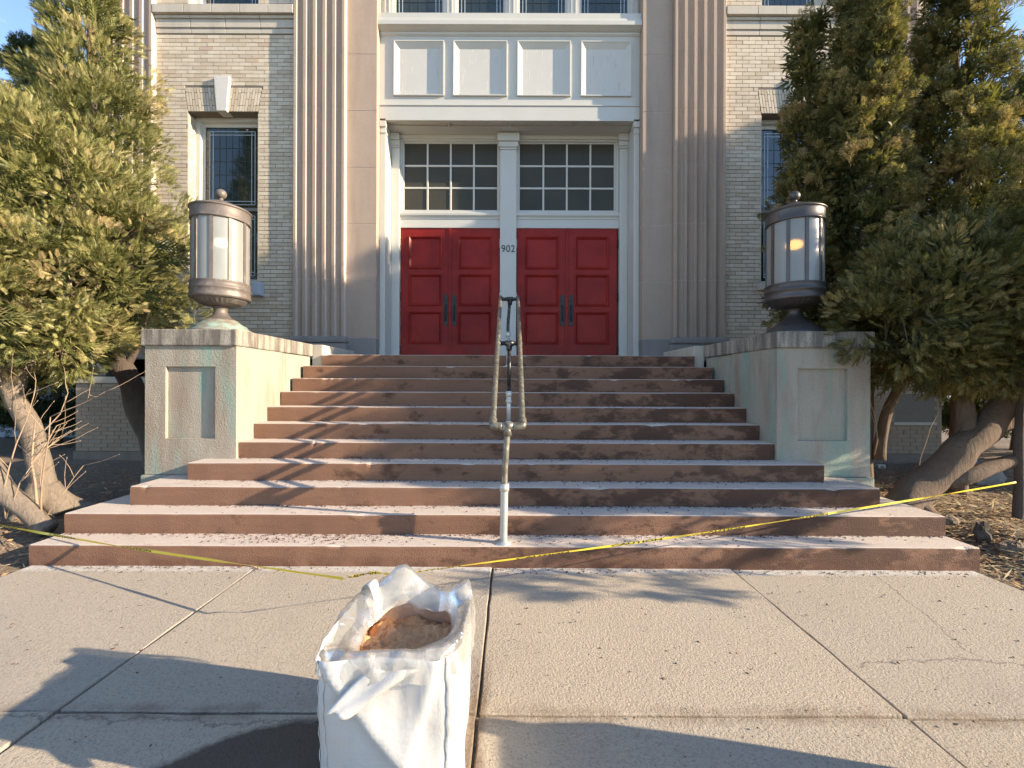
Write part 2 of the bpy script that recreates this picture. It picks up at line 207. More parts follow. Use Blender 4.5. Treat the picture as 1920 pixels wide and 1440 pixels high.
# ------------------------------------------------------------------ mesh helpers
class MB:
    def __init__(s): s.v = []; s.f = []
    def quad(s, *p):
        i = len(s.v); s.v += [tuple(q) for q in p]; s.f.append(tuple(range(i, i+len(p)))); return s
    def box(s, x0, x1, y0, y1, z0, z1):
        if x0 > x1: x0, x1 = x1, x0
        i = len(s.v)
        s.v += [(x0,y0,z0),(x1,y0,z0),(x1,y1,z0),(x0,y1,z0),(x0,y0,z1),(x1,y0,z1),(x1,y1,z1),(x0,y1,z1)]
        s.f += [tuple(i+k for k in q) for q in ((0,3,2,1),(4,5,6,7),(0,1,5,4),(1,2,6,5),(2,3,7,6),(3,0,4,7))]; return s
    def prism_x(s, prof, x0, x1):
        "closed (y,z) outline, swept along x"
        i = len(s.v); n = len(prof); s.v += [(x0, y, z) for y, z in prof] + [(x1, y, z) for y, z in prof]
        s.f += [(i+k, i+(k+1) % n, i+n+(k+1) % n, i+n+k) for k in range(n)]; s.f += [tuple(i+k for k in reversed(range(n))), tuple(i+n+k for k in range(n))]; return s
    def prism_z(s, prof, z0, z1):
        i = len(s.v); n = len(prof); s.v += [(x, y, z0) for x, y in prof] + [(x, y, z1) for x, y in prof]
        s.f += [(i+k, i+(k+1) % n, i+n+(k+1) % n, i+n+k) for k in range(n)]; s.f += [tuple(i+k for k in reversed(range(n))), tuple(i+n+k for k in range(n))]; return s
    def prism_y(s, prof, y0, y1):
        i = len(s.v); n = len(prof); s.v += [(x, y0, z) for x, z in prof] + [(x, y1, z) for x, z in prof]
        s.f += [(i+k, i+(k+1) % n, i+n+(k+1) % n, i+n+k) for k in range(n)]; s.f += [tuple(i+k for k in reversed(range(n))), tuple(i+n+k for k in range(n))]; return s
    def rings(s, rects, cap=False):
        "nested rectangles [(x0,x1,z0,z1,y)] on a front-facing plane, joined by sloping faces"
        i = len(s.v)
        for x0, x1, z0, z1, y in rects: s.v += [(x0,y,z0),(x1,y,z0),(x1,y,z1),(x0,y,z1)]
        for k in range(len(rects)-1):
            a = i+4*k; b = a+4
            s.f += [(a+j, a+(j+1) % 4, b+(j+1) % 4, b+j) for j in range(4)]
        if cap: a = i+4*(len(rects)-1); s.f.append((a, a+1, a+2, a+3))
        return s
    def lathe(s, prof, cx, cy, seg=40, a0=0.0, a1=2*math.pi):
        i = len(s.v); full = abs(a1-a0-2*math.pi) < 1e-6; m = seg if full else seg+1
        for r, z in prof:
            for k in range(m):
                a = a0+(a1-a0)*k/seg; s.v.append((cx+r*math.cos(a), cy+r*math.sin(a), z))
        for j in range(len(prof)-1):
            for k in range(seg):
                k2 = (k+1) % m if full else k+1
                s.f.append((i+j*m+k, i+j*m+k2, i+(j+1)*m+k2, i+(j+1)*m+k))
        return s
    def tube(s, pts, rad, seg=10, jit=0.0, cap=True):
        pts = [Vector(p) for p in pts]; n = len(pts)
        if not hasattr(rad, '__len__'): rad = [rad]*n
        i = len(s.v); ref = None
        for k in range(n):
            d = (pts[min(k+1, n-1)]-pts[max(k-1, 0)]).normalized()
            if ref is None: ref = d.orthogonal().normalized()
            u = (ref-d*ref.dot(d)).normalized(); w = d.cross(u); ref = u
            for q in range(seg):
                a = 2*math.pi*q/seg; rr = rad[k]*(1+jit*math.sin(3*a+k*0.7)*random.uniform(0.3, 1)); s.v.append(tuple(pts[k]+u*math.cos(a)*rr+w*math.sin(a)*rr))
        for k in range(n-1):
            for q in range(seg): s.f.append((i+k*seg+q, i+k*seg+(q+1) % seg, i+(k+1)*seg+(q+1) % seg, i+(k+1)*seg+q))
        if cap: s.f += [tuple(i+q for q in reversed(range(seg))), tuple(i+(n-1)*seg+q for q in range(seg))]
        return s
    def mesh(s, name):
        me = bpy.data.meshes.new(name); me.from_pydata(s.v, [], s.f); me.update(); return me

def link(name, me, mat, parent=None, smooth=False, bevel=0.0, fix=True):
    o = bpy.data.objects.new(name, me); COL.objects.link(o)
    if mat is not None and not me.materials: me.materials.append(MT[mat])
    if smooth: me.polygons.foreach_set('use_smooth', [True]*len(me.polygons))
    if parent is not None:
        o.parent = parent
        if parent.type == 'EMPTY': o.matrix_parent_inverse = Matrix.Translation(-parent.location)
    if bevel:
        b = o.modifiers.new('edge', 'BEVEL'); b.width = bevel; b.segments = 2; b.limit_method = 'ANGLE'; b.angle_limit = R(40)
    return o
def part(name, mb, mat, parent, **kw): return link(name, mb.mesh(name), mat, parent, **kw)
def tag(o, label=None, cat=None, group=None, kind=None):
    for k, v in (('label', label), ('category', cat), ('group', group), ('kind', kind)):
        if v: o[k] = v
    return o
def thing(name, loc, label, cat, group=None):
    o = bpy.data.objects.new(name, None); COL.objects.link(o); o.location = loc; o.empty_display_size = 0.3; return tag(o, label, cat, group)
def smooth_pts(pts, n=6):
    "Catmull-Rom through the points"
    P = [Vector(p) for p in pts]; out = []
    for k in range(len(P)-1):
        a, b, c, d = P[max(k-1, 0)], P[k], P[k+1], P[min(k+2, len(P)-1)]
        for j in range(n):
            t = j/n; out.append(0.5*((2*b)+(c-a)*t+(2*a-5*b+4*c-d)*t*t+(3*b-a-3*c+d)*t*t*t))
    out.append(P[-1]); return out
# ------------------------------------------------------------------ setting: ground, pavement, street
XC = -0.055                               # axis of the building and the stairs
def soil_h(x, y):
    a = min(1, max(0, (abs(x-XC)-3.72)/0.9)); a = a*a*(3-2*a)
    b = min(1, max(0, (y-1.0)/2.0)); b = b*b*(3-2*b)
    return -0.03+a*b*(0.13+0.05*mnoise.noise((x*0.9, y*0.9, 3.1)))+0.022*a*mnoise.noise((x*4, y*4, 0.3))
xs = sorted(set([-120, -60, -30, -18] + [round(-12+0.2*k, 3) for k in range(121)] + [18, 30, 60, 120])); ys = sorted(set([-120, -60, -30, -14] + [round(-6+0.2*k, 3) for k in range(86)] + [14, 20, 35, 70, 160]))
g = MB(); g.v = [(x, y, soil_h(x, y)) for y in ys for x in xs]; nx = len(xs)
g.f = [(j*nx+i, j*nx+i+1, (j+1)*nx+i+1, (j+1)*nx+i) for j in range(len(ys)-1) for i in range(nx-1)]
tag(part('ground', g, 'soil', None, smooth=True), kind='structure')
pv = MB().box(-3.72, 3.58, -3.2, 3.6, -0.12, -0.022); pavement = part('pavement', pv, 'soil', None); tag(pavement, kind='structure')
jx = [-3.72, -1.955, -0.145, 1.70, 3.58]; jy = [3.50, 1.925, 0.30, -1.4, -3.2]
for a in range(4):
    for b in range(4):
        m = MB(); x0, x1 = jx[a]+0.007, jx[a+1]-0.007; y0, y1 = jy[b+1]+0.006, jy[b]-0.006
        dz = 0.004*((a*7+b*3) % 4-1.5); q = 10
        # slab with a slightly wavering, worn outline
        ring = []
        for k in range(q): ring.append((x0+(x1-x0)*k/q, y0+random.uniform(-.004, .004)))
        for k in range(q): ring.append((x1+random.uniform(-.004, .004), y0+(y1-y0)*k/q))
        for k in range(q): ring.append((x1-(x1-x0)*k/q, y1+random.uniform(-.004, .004)))
        for k in range(q): ring.append((x0+random.uniform(-.004, .004), y1-(y1-y0)*k/q))
        m.prism_z(ring, -0.10, dz*0.6-0.006*(a-1.5))
        part('slab', m, 'concrete', pavement, bevel=0.006)
tag(part('road', MB().box(-120, 120, -16, -7.5, -0.2, -0.01), 'asphalt', None), kind='structure')
tag(part('side_road', MB().box(17, 23, -7.49, 90, -0.2, -0.012), 'asphalt', None), kind='structure')

# ------------------------------------------------------------------ the church front
bld = thing('church_building', (XC, 8.0, 0.0), 'buff brick church front with fluted brown stone pilasters and white timber portal', 'building')
YB, YP, YF, YD = 7.75, 7.65, 7.93, 8.40   # brick face, pilaster face, frieze, door plane
def mx_(s, a): return XC+s*a
BH, BL, BJ = 0.0597, 0.213, 0.008
full = []; stuff = MB()
def bricks(x0, x1, z0, z1, y, holes, rec=True, depth=0.03):
    z = z0; k = 0
    while z+BH*0.6 < z1:
        zt = min(z+BH, z1); off = (k % 2)*0.5+(0.12 if k % 5 == 3 else 0); x = x0-off*(BL+BJ)
        while x < x1-0.02:
            a, b = max(x, x0+BJ/2), min(x+BL, x1-BJ/2)
            segs = [(a, b)]
            for hx0, hx1, hz0, hz1 in holes:
                if zt > hz0+0.01 and z < hz1-0.01:
                    ns = []
                    for (p, q) in segs:
                        if q <= hx0 or p >= hx1: ns.append((p, q))
                        else:
                            if p < hx0: ns.append((p, hx0-BJ/2))
                            if q > hx1: ns.append((hx1+BJ/2, q))
                    segs = ns
            for p, q in segs:
                if q-p < 0.03: continue
                if rec and abs((q-p)-BL) < 1e-6: full.append((p, z, y, zt-z))
                else: stuff.box(p, q, y+random.uniform(0, .003), y+depth, z+random.uniform(-.0006, .0006), zt)
            x += BL+BJ
        z += BH+BJ; k += 1
walls = {}; winx = (4.355, 5.565); winz = (3.17, 6.115); upz = (7.90, 10.6)
for s in (-1, 1):
    w0, w1 = sorted((mx_(s, winx[0]), mx_(s, winx[1]))); i0, i1 = sorted((mx_(s, 3.70), mx_(s, 6.12)))
    ym = YB+0.009; wall = MB()
    for (a, b, c, d) in ((i0, w0, 1.42, 12), (w1, i1, 1.42, 12), (w0, w1, 1.42, winz[0]), (w0, w1, winz[1], upz[0]), (w0, w1, upz[1], 12)): wall.box(a, b, ym, ym+0.4, c, d)
    o0, o1 = sorted((mx_(s, 6.98), mx_(s, 7.25))); wall.box(o0, o1, ym, ym+0.4, 1.42, 12)
    l0, l1 = sorted((mx_(s, 2.62), mx_(s, 7.35))); wall.box(l0, l1, 7.609, 7.75+0.3, 0.26, 1.405)
    e0, e1 = sorted((mx_(s, 7.25), mx_(s, 7.26))); wall.box(e0, e1, ym+0.4, 22, 0, 12)
    walls[s] = part('brick_wall', wall, 'mortar', bld)
    bricks(i0, i1, 1.56, 9.2, YB, [(w0, w1, *winz), (w0, w1, *upz), (i0-1, i1+1, 7.46, 7.90)] + [((w0+w1)/2-0.607-0.06*(q+0.5)/7, (w0+w1)/2+0.607+0.06*(q+0.5)/7, 6.115+0.06*q, 6.115+0.06*(q+1)) for q in range(7)])
    bricks(o0, o1, 1.56, 9.2, YB, [], rec=False)
    hv = [(mx_(1, 6.55), mx_(1, 7.22), 0.79, 1.24)] if s > 0 else []
    bricks(l0, l1, 0.26, 1.40, 7.60, hv, rec=False)
    # brick reveals of the windows
    for (zz0, zz1) in (winz, (upz[0], 9.2)):
        z = zz0; k = 0
        while z+BH < zz1:
            for xa, xb in ((w0-0.02, w0+0.004), (w1-0.004, w1+0.02)):
                cut = 0.06 if k % 2 else 0.12
                stuff.box(xa, xb, YB+0.004, YB+cut, z, z+BH); stuff.box(xa, xb, YB+cut+BJ, YB+0.2, z, z+BH)
            z += BH+BJ; k += 1
    # returns of the basement at the building's corners
    z = 0.26; k = 0
    while z < 1.38:
        xo = mx_(s, 7.35); stuff.box(xo-0.012, xo+0.012, 7.62, 7.72+0.1*(k % 2), z, z+BH); z += BH+BJ; k += 1
full.sort(key=lambda q: ((q[0]+.1)**2+q[2]**2+(q[1]-H)**2) + (0 if (2.15 < q[1] < 7.4 and (q[0] < -3.75 and q[0] > -5.75 or 3.6 < q[0] < 4.45)) else 1e4))
bm = MB(); e = 0.0025
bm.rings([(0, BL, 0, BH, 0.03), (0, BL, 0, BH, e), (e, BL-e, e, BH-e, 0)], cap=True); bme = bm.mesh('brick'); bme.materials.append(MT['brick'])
for k, (x, z, y, h) in enumerate(full):
    if k < 300:
        o = bpy.data.objects.new('brick', bme); COL.objects.link(o); o.location = (x, y+random.uniform(0, .003), z+random.uniform(-.0006, .0006)); o.parent = walls[-1 if x < 0 else 1]
    else: stuff.box(x, x+BL, y+random.uniform(0, .003), y+0.03, z+random.uniform(-.0006, .0006), z+h)
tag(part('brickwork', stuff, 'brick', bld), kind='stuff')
for s in (-1, 1): part('foundation', MB().box(mx_(s, 7.37), mx_(s, 2.6), 7.585, 8.1, -0.3, 0.255), 'foundation', bld)
wt = None
for s in (-1, 1):
    wt = part('water_table', MB().box(mx_(s, 2.6), mx_(s, 7.40), 7.55, 8.1, 1.406, 1.52), 'belt_stone', bld, bevel=0.015)
# flat arches over the windows, with pale keystones
for s in (-1, 1):
    c = mx_(s, 4.96); arch = part('flat_arch', MB().box(c-0.60, c+0.60, YB+0.0095, YB+0.2, 6.121, 6.53), 'mortar', bld)
    zb, zt = 6.118, 6.532; n = 11
    for side in (-1, 1):
        for k in range(n):
            b0, b1 = 0.075+k*(0.605-0.075)/n, 0.075+(k+1)*(0.605-0.075)/n; t0, t1 = 0.125+k*(0.665-0.125)/n, 0.125+(k+1)*(0.665-0.125)/n
            cuts = [0, 0.52, 1] if k % 3 == 0 else ([0, 0.25, 0.8, 1] if k % 3 == 1 else [0, 0.5, 1])
            if k % 2: cuts = [0, 0.24, 0.78, 1]
            for u0, u1 in zip(cuts[:-1], cuts[1:]):
                g2 = 0.0045; z0, z1 = zb+(zt-zb)*u0+g2, zb+(zt-zb)*u1-g2
                def xx(b, t, u): return c+side*(b+(t-b)*u)
                pr = [(xx(b0+g2, t0+g2, u0), z0), (xx(b1-g2, t1-g2, u0), z0), (xx(b1-g2, t1-g2, u1), z1), (xx(b0+g2, t0+g2, u1), z1)]
                if side < 0: pr.reverse()
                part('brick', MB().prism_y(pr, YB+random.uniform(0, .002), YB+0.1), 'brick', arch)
    part('keystone', MB().prism_y([(c-0.085, 6.10), (c+0.085, 6.10), (c+0.135, 6.70), (c-0.135, 6.70)], YB-0.05, YB+0.15), 'pale_key', bld, bevel=0.008)
# belt courses
for s in (-1, 1):
    a0, a1 = sorted((mx_(s, 3.705), mx_(s, 6.115))); core = part('belt_course', MB().box(a0, a1, YB+0.003, YB+0.3, 7.462, 7.895), 'mortar', bld)
    for z0, z1, y, n, off in ((7.46, 7.545, YB-0.012, 4, 0.0), (7.55, 7.69, YB-0.03, 4, 0.0), (7.693, 7.745, YB-0.055, 4, 0.0), (7.748, 7.895, YB-0.105, 5, 0.1)):
        xsb = [a0]+[a0+(a1-a0)*(k+off)/n for k in range(1, n)]+[a1]
        for p, q in zip(xsb[:-1], xsb[1:]): part('stone_block', MB().box(p+0.003, q-0.003, y, YB+0.05, z0, z1), 'belt_stone', core, bevel=0.006)
# fluted pilasters
JZ = [2.23+0.98*k for k in range(11)]
def flute_profile(x0, y, back):
    pts = [(x0, back), (x0, y+0.01), (x0+0.008, y)]; f, w, d = 0.05, 0.116, 0.062; x = x0
    for k in range(5):
        x += f; pts.append((x, y))
        for j in range(1, 8):
            a = math.pi*j/8; pts.append((x+w/2-w/2*math.copysign(abs(math.cos(a))**0.75, math.cos(a)), y+d*math.sin(a)**0.75))
        x += w; pts.append((x, y))
    pts += [(x+f-0.008, y), (x+f, y+0.01), (x+f, back)]; return pts
def pilaster(x0):
    p = part('pilaster', MB().prism_z(flute_profile(x0+0.002, YP+0.0035, 8.0), 2.23, 11.9), 'light_mortar', bld)
    pr = flute_profile(x0, YP, 7.99)
    for a, b in zip(JZ[:-1], JZ[1:]): part('stone_block', MB().prism_z(pr, a+0.003, b-0.003), 'brown_stone', p)
    part('base_plinth', MB().box(x0-0.06, x0+0.94, YP-0.07, 7.97, 1.825, 2.10), 'grey_stone', p, bevel=0.012)
    part('base_moulding', MB().box(x0-0.05, x0+0.93, YP-0.06, 7.975, 2.108, 2.226), 'grey_stone', p, bevel=0.035)
for x0 in (mx_(-1, 3.70), mx_(1, 2.82), mx_(-1, 7.0), mx_(1, 6.12)): pilaster(x0)
# smooth jambs beside the portal
for s in (-1, 1):
    a0, a1 = sorted((mx_(s, 2.30), mx_(s, 2.818))); jb = part('stone_jamb', MB().box(a0+0.003, a1-0.003, YB+0.005, 8.5, 1.82, 11.9), 'light_mortar', bld)
    part('stone_block', MB().box(a0, a1, YB-0.004, 8.49, 1.825, 2.205), 'grey_stone', jb, bevel=0.006)
    zs = [2.21]+[z-0.012 for z in JZ[1:]]
    for a, b in zip(zs[:-1], zs[1:]): part('stone_block', MB().box(a0, a1, YB, 8.49, a+0.003, b-0.003), 'brown_stone', jb, bevel=0.004)
# white timber portal: casings, entablature with four panels, cornice, soffit
xl, xr = mx_(-1, 2.297), mx_(1, 2.297)
for s in (-1, 1):
    a0, a1 = sorted((mx_(s, 2.20), mx_(s, 2.297))); part('portal_casing', MB().box(a0, a1, YF, 8.60, 1.82, 6.063), 'white', bld, bevel=0.006)
    b0, b1 = sorted((mx_(s, 2.185), mx_(s, 2.296))); cp = MB().box(b0, b1, YF-0.03, YF+0.12, 5.96, 6.062).box(b0+0.008, b1, YF-0.016, YF+0.1, 5.85, 5.885); part('casing_capital', cp, 'white', bld, bevel=0.006)
    part('casing_foot', MB().box(a0+0.001, a1-0.001, YF-0.012, YF+0.1, 1.822, 2.05), 'white', bld, bevel=0.006)
    c0, c1 = sorted((mx_(s, 2.045), mx_(s, 2.199))); part('inner_post', MB().box(c0, c1, 8.32, 8.62, 1.82, 5.80), 'white', bld, bevel=0.012)
    part('post_capital', MB().prism_x([(8.32, 5.80), (8.30, 5.83), (8.30, 5.88), (8.26, 5.95), (8.25, 6.0), (8.25, 6.06), (8.6, 6.06), (8.6, 5.80)], c0-0.012, c1+0.001) if False else MB().box(c0-0.01, c1+0.0005, 8.305, 8.6, 5.802, 5.84).box(c0-0.02, c1+0.0006, 8.29, 8.6, 5.842, 5.93).box(c0-0.035, c1+0.0007, 8.265, 8.6, 5.932, 6.058), 'white', bld, bevel=0.008)
part('frieze_board', MB().box(xl, xr, YF-0.02, 8.2, 6.10, 6.32), 'white', bld, bevel=0.005)
part('frieze_ledge', MB().prism_x([(YF-0.02, 6.321), (YF-0.035, 6.33), (YF-0.035, 6.345), (YF, 6.36), (YF+0.2, 6.36), (YF+0.2, 6.321)], xl, xr), 'white', bld)
part('soffit_bead', MB().box(xl+0.1, xr-0.1, YF-0.028, YF+0.03, 6.066, 6.099), 'white', bld, bevel=0.005)
part('soffit', MB().box(xl+0.1, xr-0.1, YF+0.16, 8.62, 6.067, 6.2), 'white', bld)
vent = part('soffit_vent', MB().box(xl+0.1, xr-0.1, YF+0.03, YF+0.16, 6.11, 6.2), 'mortar', bld)
for k in range(5):
    xx_ = xl+0.1+(xr-xl-0.2)*k/4; part('vent_bar', MB().box(xx_-0.02, xx_+0.02, YF+0.031, YF+0.159, 6.068, 6.109), 'white', vent)
part('header_board', MB().box(mx_(-1, 2.19), mx_(1, 2.19), 8.36, 8.6, 6.0, 6.066), 'white', bld, bevel=0.004)
ent = part('entablature', MB().box(xl, xr, YF+0.035, 8.3, 6.361, 7.62), 'white', bld)
psz = [(-2.113, -1.215), (-1.06, -0.10), (0.07, 1.02), (1.195, 2.09)]; pz0, pz1 = 6.505, 7.478
ins = [(a-0.0, b+0.0) for a, b in psz]
bars = [xl]+[v for ab in psz for v in ab]+[xr]
for a, b in zip(bars[0::2], bars[1::2]): part('stile', MB().box(a, b, YF, YF+0.1, pz0, pz1), 'white', ent)
part('rail', MB().box(xl, xr, YF, YF+0.1, 6.361, pz0), 'white', ent); part('rail', MB().box(xl, xr, YF, YF+0.1, pz1, 7.62), 'white', ent)
for a, b in psz:
    fr = MB().rings([(a, b, pz0, pz1, YF+0.002), (a, b, pz0, pz1, YF-0.034), (a+0.016, b-0.016, pz0+0.016, pz1-0.016, YF-0.036), (a+0.035, b-0.035, pz0+0.03, pz1-0.035, YF-0.018), (a+0.095, b-0.095, pz0+0.05, pz1-0.105, YF+0.024), (a+0.105, b-0.105, pz0+0.06, pz1-0.115, YF+0.030)])
    part('panel_moulding', fr, 'white', ent); part('panel', MB().box(a+0.07, b-0.07, YF+0.028, YF+0.034, pz0+0.03, pz1-0.07), 'flake', ent)
part('cornice', MB().prism_x([(YF+0.2, 7.568), (YF-0.005, 7.568), (YF-0.03, 7.592), (YF-0.035, 7.62), (YF-0.06, 7.628), (YF-0.11, 7.652), (YF-0.15, 7.668), (YF-0.152, 7.735), (YF-0.128, 7.745), (YF-0.12, 7.80), (YF-0.10, 7.815), (YF-0.10, 7.905), (YF-0.06, 7.91), (YF+0.2, 7.93)], xl+0.001, xr-0.001), 'white', bld)
uw = [(-2.14, -1.24), (-1.02, -0.145), (0.08, 0.96), (1.19, 2.08)]
mull = [xl]+[v for ab in uw for v in ab]+[xr]
def leading(x0, x1, z0, z1, y, cols=4, rows=5, b=0.07, g=0.06, inner=False):
    m = MB(); w = 0.006
    def v(x, a, c): m.box(x-w, x+w, y-0.004, y+0.004, a, c)
    def h(z, a, c): m.box(a, c, y-0.0045, y+0.0045, z-w, z+w)
    if not inner:
      for k in (b, b+g): v(x0+k, z0+b, z1-b); v(x1-k, z0+b, z1-b); h(z0+k, x0+b, x1-b); h(z1-k, x0+b, x1-b)
    if not inner: return m
    w = 0.0035
    for k in range(1, cols+1): xx = x0+b+g+(x1-x0-2*b-2*g)*k/(cols+1); v(xx, z0+0.01, z1-0.01)
    for k in range(1, rows+1): zz = z0+b+g+(z1-z0-2*b-2*g)*k/(rows+1); h(zz, x0+0.01, x1-0.01)
    return m
for a, b in zip(mull[0::2], mull[1::2]):
    pm = part('window_mullion', MB().box(a, b, YF+0.05, 8.3, 7.912, 11.8), 'white', bld, bevel=0.008)
    c = (a+b)/2; part('fillet', MB().box(c-0.045, c-0.03, YF+0.035, YF+0.06, 7.98, 11.7), 'white', pm); part('fillet', MB().box(c+0.03, c+0.045, YF+0.035, YF+0.06, 7.98, 11.7), 'white', pm)
for a, b in uw:
    w = part('window', MB().rings([(a, b, 7.925, 11.6, YF+0.12), (a, b, 7.925, 11.6, YF+0.09), (a+0.03, b-0.03, 7.955, 11.57, YF+0.09), (a+0.035, b-0.035, 7.96, 11.565, YF+0.125)]), 'white', bld)
    part('pane', MB().box(a+0.02, b-0.02, YF+0.122, YF+0.13, 7.94, 11.58), 'lglass', w); part('leading', leading(a+0.035, b-0.035, 7.96, 11.5, YF+0.118, 3, 16, 0.055, 0.06), 'lead', w); part('glazing_lines', leading(a+0.035, b-0.035, 7.96, 11.5, YF+0.119, 3, 16, 0.055, 0.06, True), 'dlead', w)
part('wall_core', MB().box(mx_(-1, 2.9), mx_(1, 2.9), 8.63, 8.8, 1.6, 12), 'mortar', bld)
part('roof_parapet', MB().box(mx_(-1, 7.4), mx_(1, 7.4), 7.5, 22, 12.0, 12.4), 'belt_stone', bld, bevel=0.03)
part('rear_wall', MB().box(mx_(-1, 7.25), mx_(1, 7.25), 21.7, 22, 0, 12), 'mortar', bld)
# brick-bay windows
for s in (-1, 1):
    a, b = sorted((mx_(s, winx[0]), mx_(s, winx[1])))
    for z0, z1 in (winz, upz):
        yf = YB+0.19
        w = part('window', MB().rings([(a, b, z0, z1, yf+0.1), (a, b, z0, z1, yf), (a+0.075, b-0.075, z0+0.06, z1-0.06, yf), (a+0.085, b-0.085, z0+0.07, z1-0.08, yf+0.06), (a+0.13, b-0.13, z0+0.10, z1-0.13, yf+0.065), (a+0.13, b-0.13, z0+0.1, z1-0.13, yf+0.10)]), 'white', bld)
        zm = z0+(z1-z0)*0.455
        part('pane', MB().box(a+0.11, b-0.11, yf+0.08, yf+0.09, z0+0.09, z1-0.11), 'lglass', w)
        part('meeting_rail', MB().box(a+0.131, b-0.131, yf+0.04, yf+0.079, zm-0.025, zm+0.03), 'grey_stone', w, bevel=0.006)
        for (la, lb, rr_) in ((zm+0.03, z1-0.13, 4), (z0+0.1, zm-0.03, 3)):
            part('leading', leading(a+0.13, b-0.13, la, lb, yf+0.077, 5, rr_), 'lead', w); part('glazing_lines', leading(a+0.13, b-0.13, la, lb, yf+0.078, 5, rr_, inner=True), 'dlead', w)
    part('window_sill', MB().box(a-0.06, b+0.06, YB-0.07, YB+0.19, 3.05, 3.165), 'belt_stone', bld, bevel=0.01)
part('basement_grille', MB().box(mx_(1, 6.56), mx_(1, 7.21), 7.63, 7.68, 0.80, 1.23), 'iron', bld)
part('grille_sill', MB().box(mx_(1, 6.52), mx_(1, 7.25), 7.58, 7.66, 0.745, 0.795), 'belt_stone', bld, bevel=0.006)
# transoms and doors
pairs = [(-2.10, -0.235), (0.075, 1.965)]
part('centre_post', MB().box(-0.232, 0.072, 8.30, 8.62, 1.82, 5.76), 'white', bld, bevel=0.01)
part('post_capital', MB().box(-0.245, 0.085, 8.285, 8.62, 5.762, 5.80).box(-0.262, 0.102, 8.265, 8.62, 5.802, 5.90).box(-0.285, 0.125, 8.235, 8.62, 5.902, 6.05), 'white', bld, bevel=0.012)
part('post_foot', MB().box(-0.24, 0.08, 8.29, 8.62, 1.821, 2.06), 'white', bld, bevel=0.008)
cu = bpy.data.curves.new('n', 'FONT'); cu.body = '902'; cu.size = 0.185; cu.align_x = 'CENTER'; cu.extrude = 0.004; cu.space_character = 1.06
to = bpy.data.objects.new('n', cu); me = bpy.data.meshes.new_from_object(to); bpy.data.objects.remove(to)
for v in me.vertices: v.co = Vector((-0.08+v.co.x*0.9, 8.294-v.co.z*0.5, 3.865+v.co.y))
tag(link('house_number', me, 'iron', bld), 'dark numerals reading 902 on the white centre post')
def door_leaf(x0, x1, hinge_left):
    z0, z1 = 1.83, 4.335; y = YD; w = x1-x0
    m = MB(); hs = 0.125 if not hinge_left else 0.115
    ps = [(x0+0.155, x1-0.155)]; rows = [(2.205, 2.765), (2.905, 3.48), (3.60, 4.185)]
    rows = [(2.17, 2.775), (2.88, 3.475), (3.575, 4.185)]
    d = part('door', MB().box(x0, x1, y+0.035, y+0.06, z0, z1), 'red', bld)
    px0, px1 = x0+0.15, x1-0.15
    part('stile', MB().box(x0, px0, y, y+0.034, z0, z1), 'red', d); part('stile', MB().box(px1, x1, y, y+0.034, z0, z1), 'red', d)
    zz = [z0]+[v for r in rows for v in r]+[z1]
    for a, b in zip(zz[0::2], zz[1::2]): part('rail', MB().box(px0, px1, y+0.0006, y+0.034, a, b), 'red', d)
    for a, b in rows:
        part('panel', MB().rings([(px0, px1, a, b, y+0.002), (px0, px1, a, b, y-0.018), (px0+0.014, px1-0.014, a+0.014, b-0.014, y-0.026), (px0+0.04, px1-0.04, a+0.04, b-0.04, y+0.002), (px0+0.05, px1-0.05, a+0.05, b-0.05, y+0.018), (px0+0.06, px1-0.06, a+0.06, b-0.06, y+0.018)], cap=True), 'red', d)
    hx = x1-0.075 if hinge_left else x0+0.075
    pl = []
    for k in range(24):
        a = 2*math.pi*k/24; cx_, cz_ = math.cos(a), math.sin(a); pl.append((hx+0.044*math.copysign(abs(cx_)**0.6, cx_), 2.80+0.30*math.copysign(abs(cz_)**0.35, cz_)))
    hd = part('handle', MB().prism_y(pl, y-0.012, y-0.0005), 'iron', d, bevel=0.004)
    part('grip', MB().tube(smooth_pts([(hx, y-0.012, 2.60), (hx, y-0.05, 2.66), (hx, y-0.062, 2.76), (hx, y-0.045, 2.86), (hx, y-0.012, 2.90)], 5), 0.013, 8), 'iron', hd, smooth=True)
    part('latch', MB().tube([(hx, y-0.03, 2.985), (hx, y-0.008, 2.985)], 0.016, 10), 'iron', hd)
    for hz in (2.05, 3.05, 4.05):
        bx = x0-0.008 if hinge_left else x1+0.008; part('hinge', MB().tube([(bx, y-0.006, hz-0.08), (bx, y-0.006, hz+0.08)], 0.012, 8), 'white' if abs(bx) < 1.5 else 'iron', d, smooth=True)
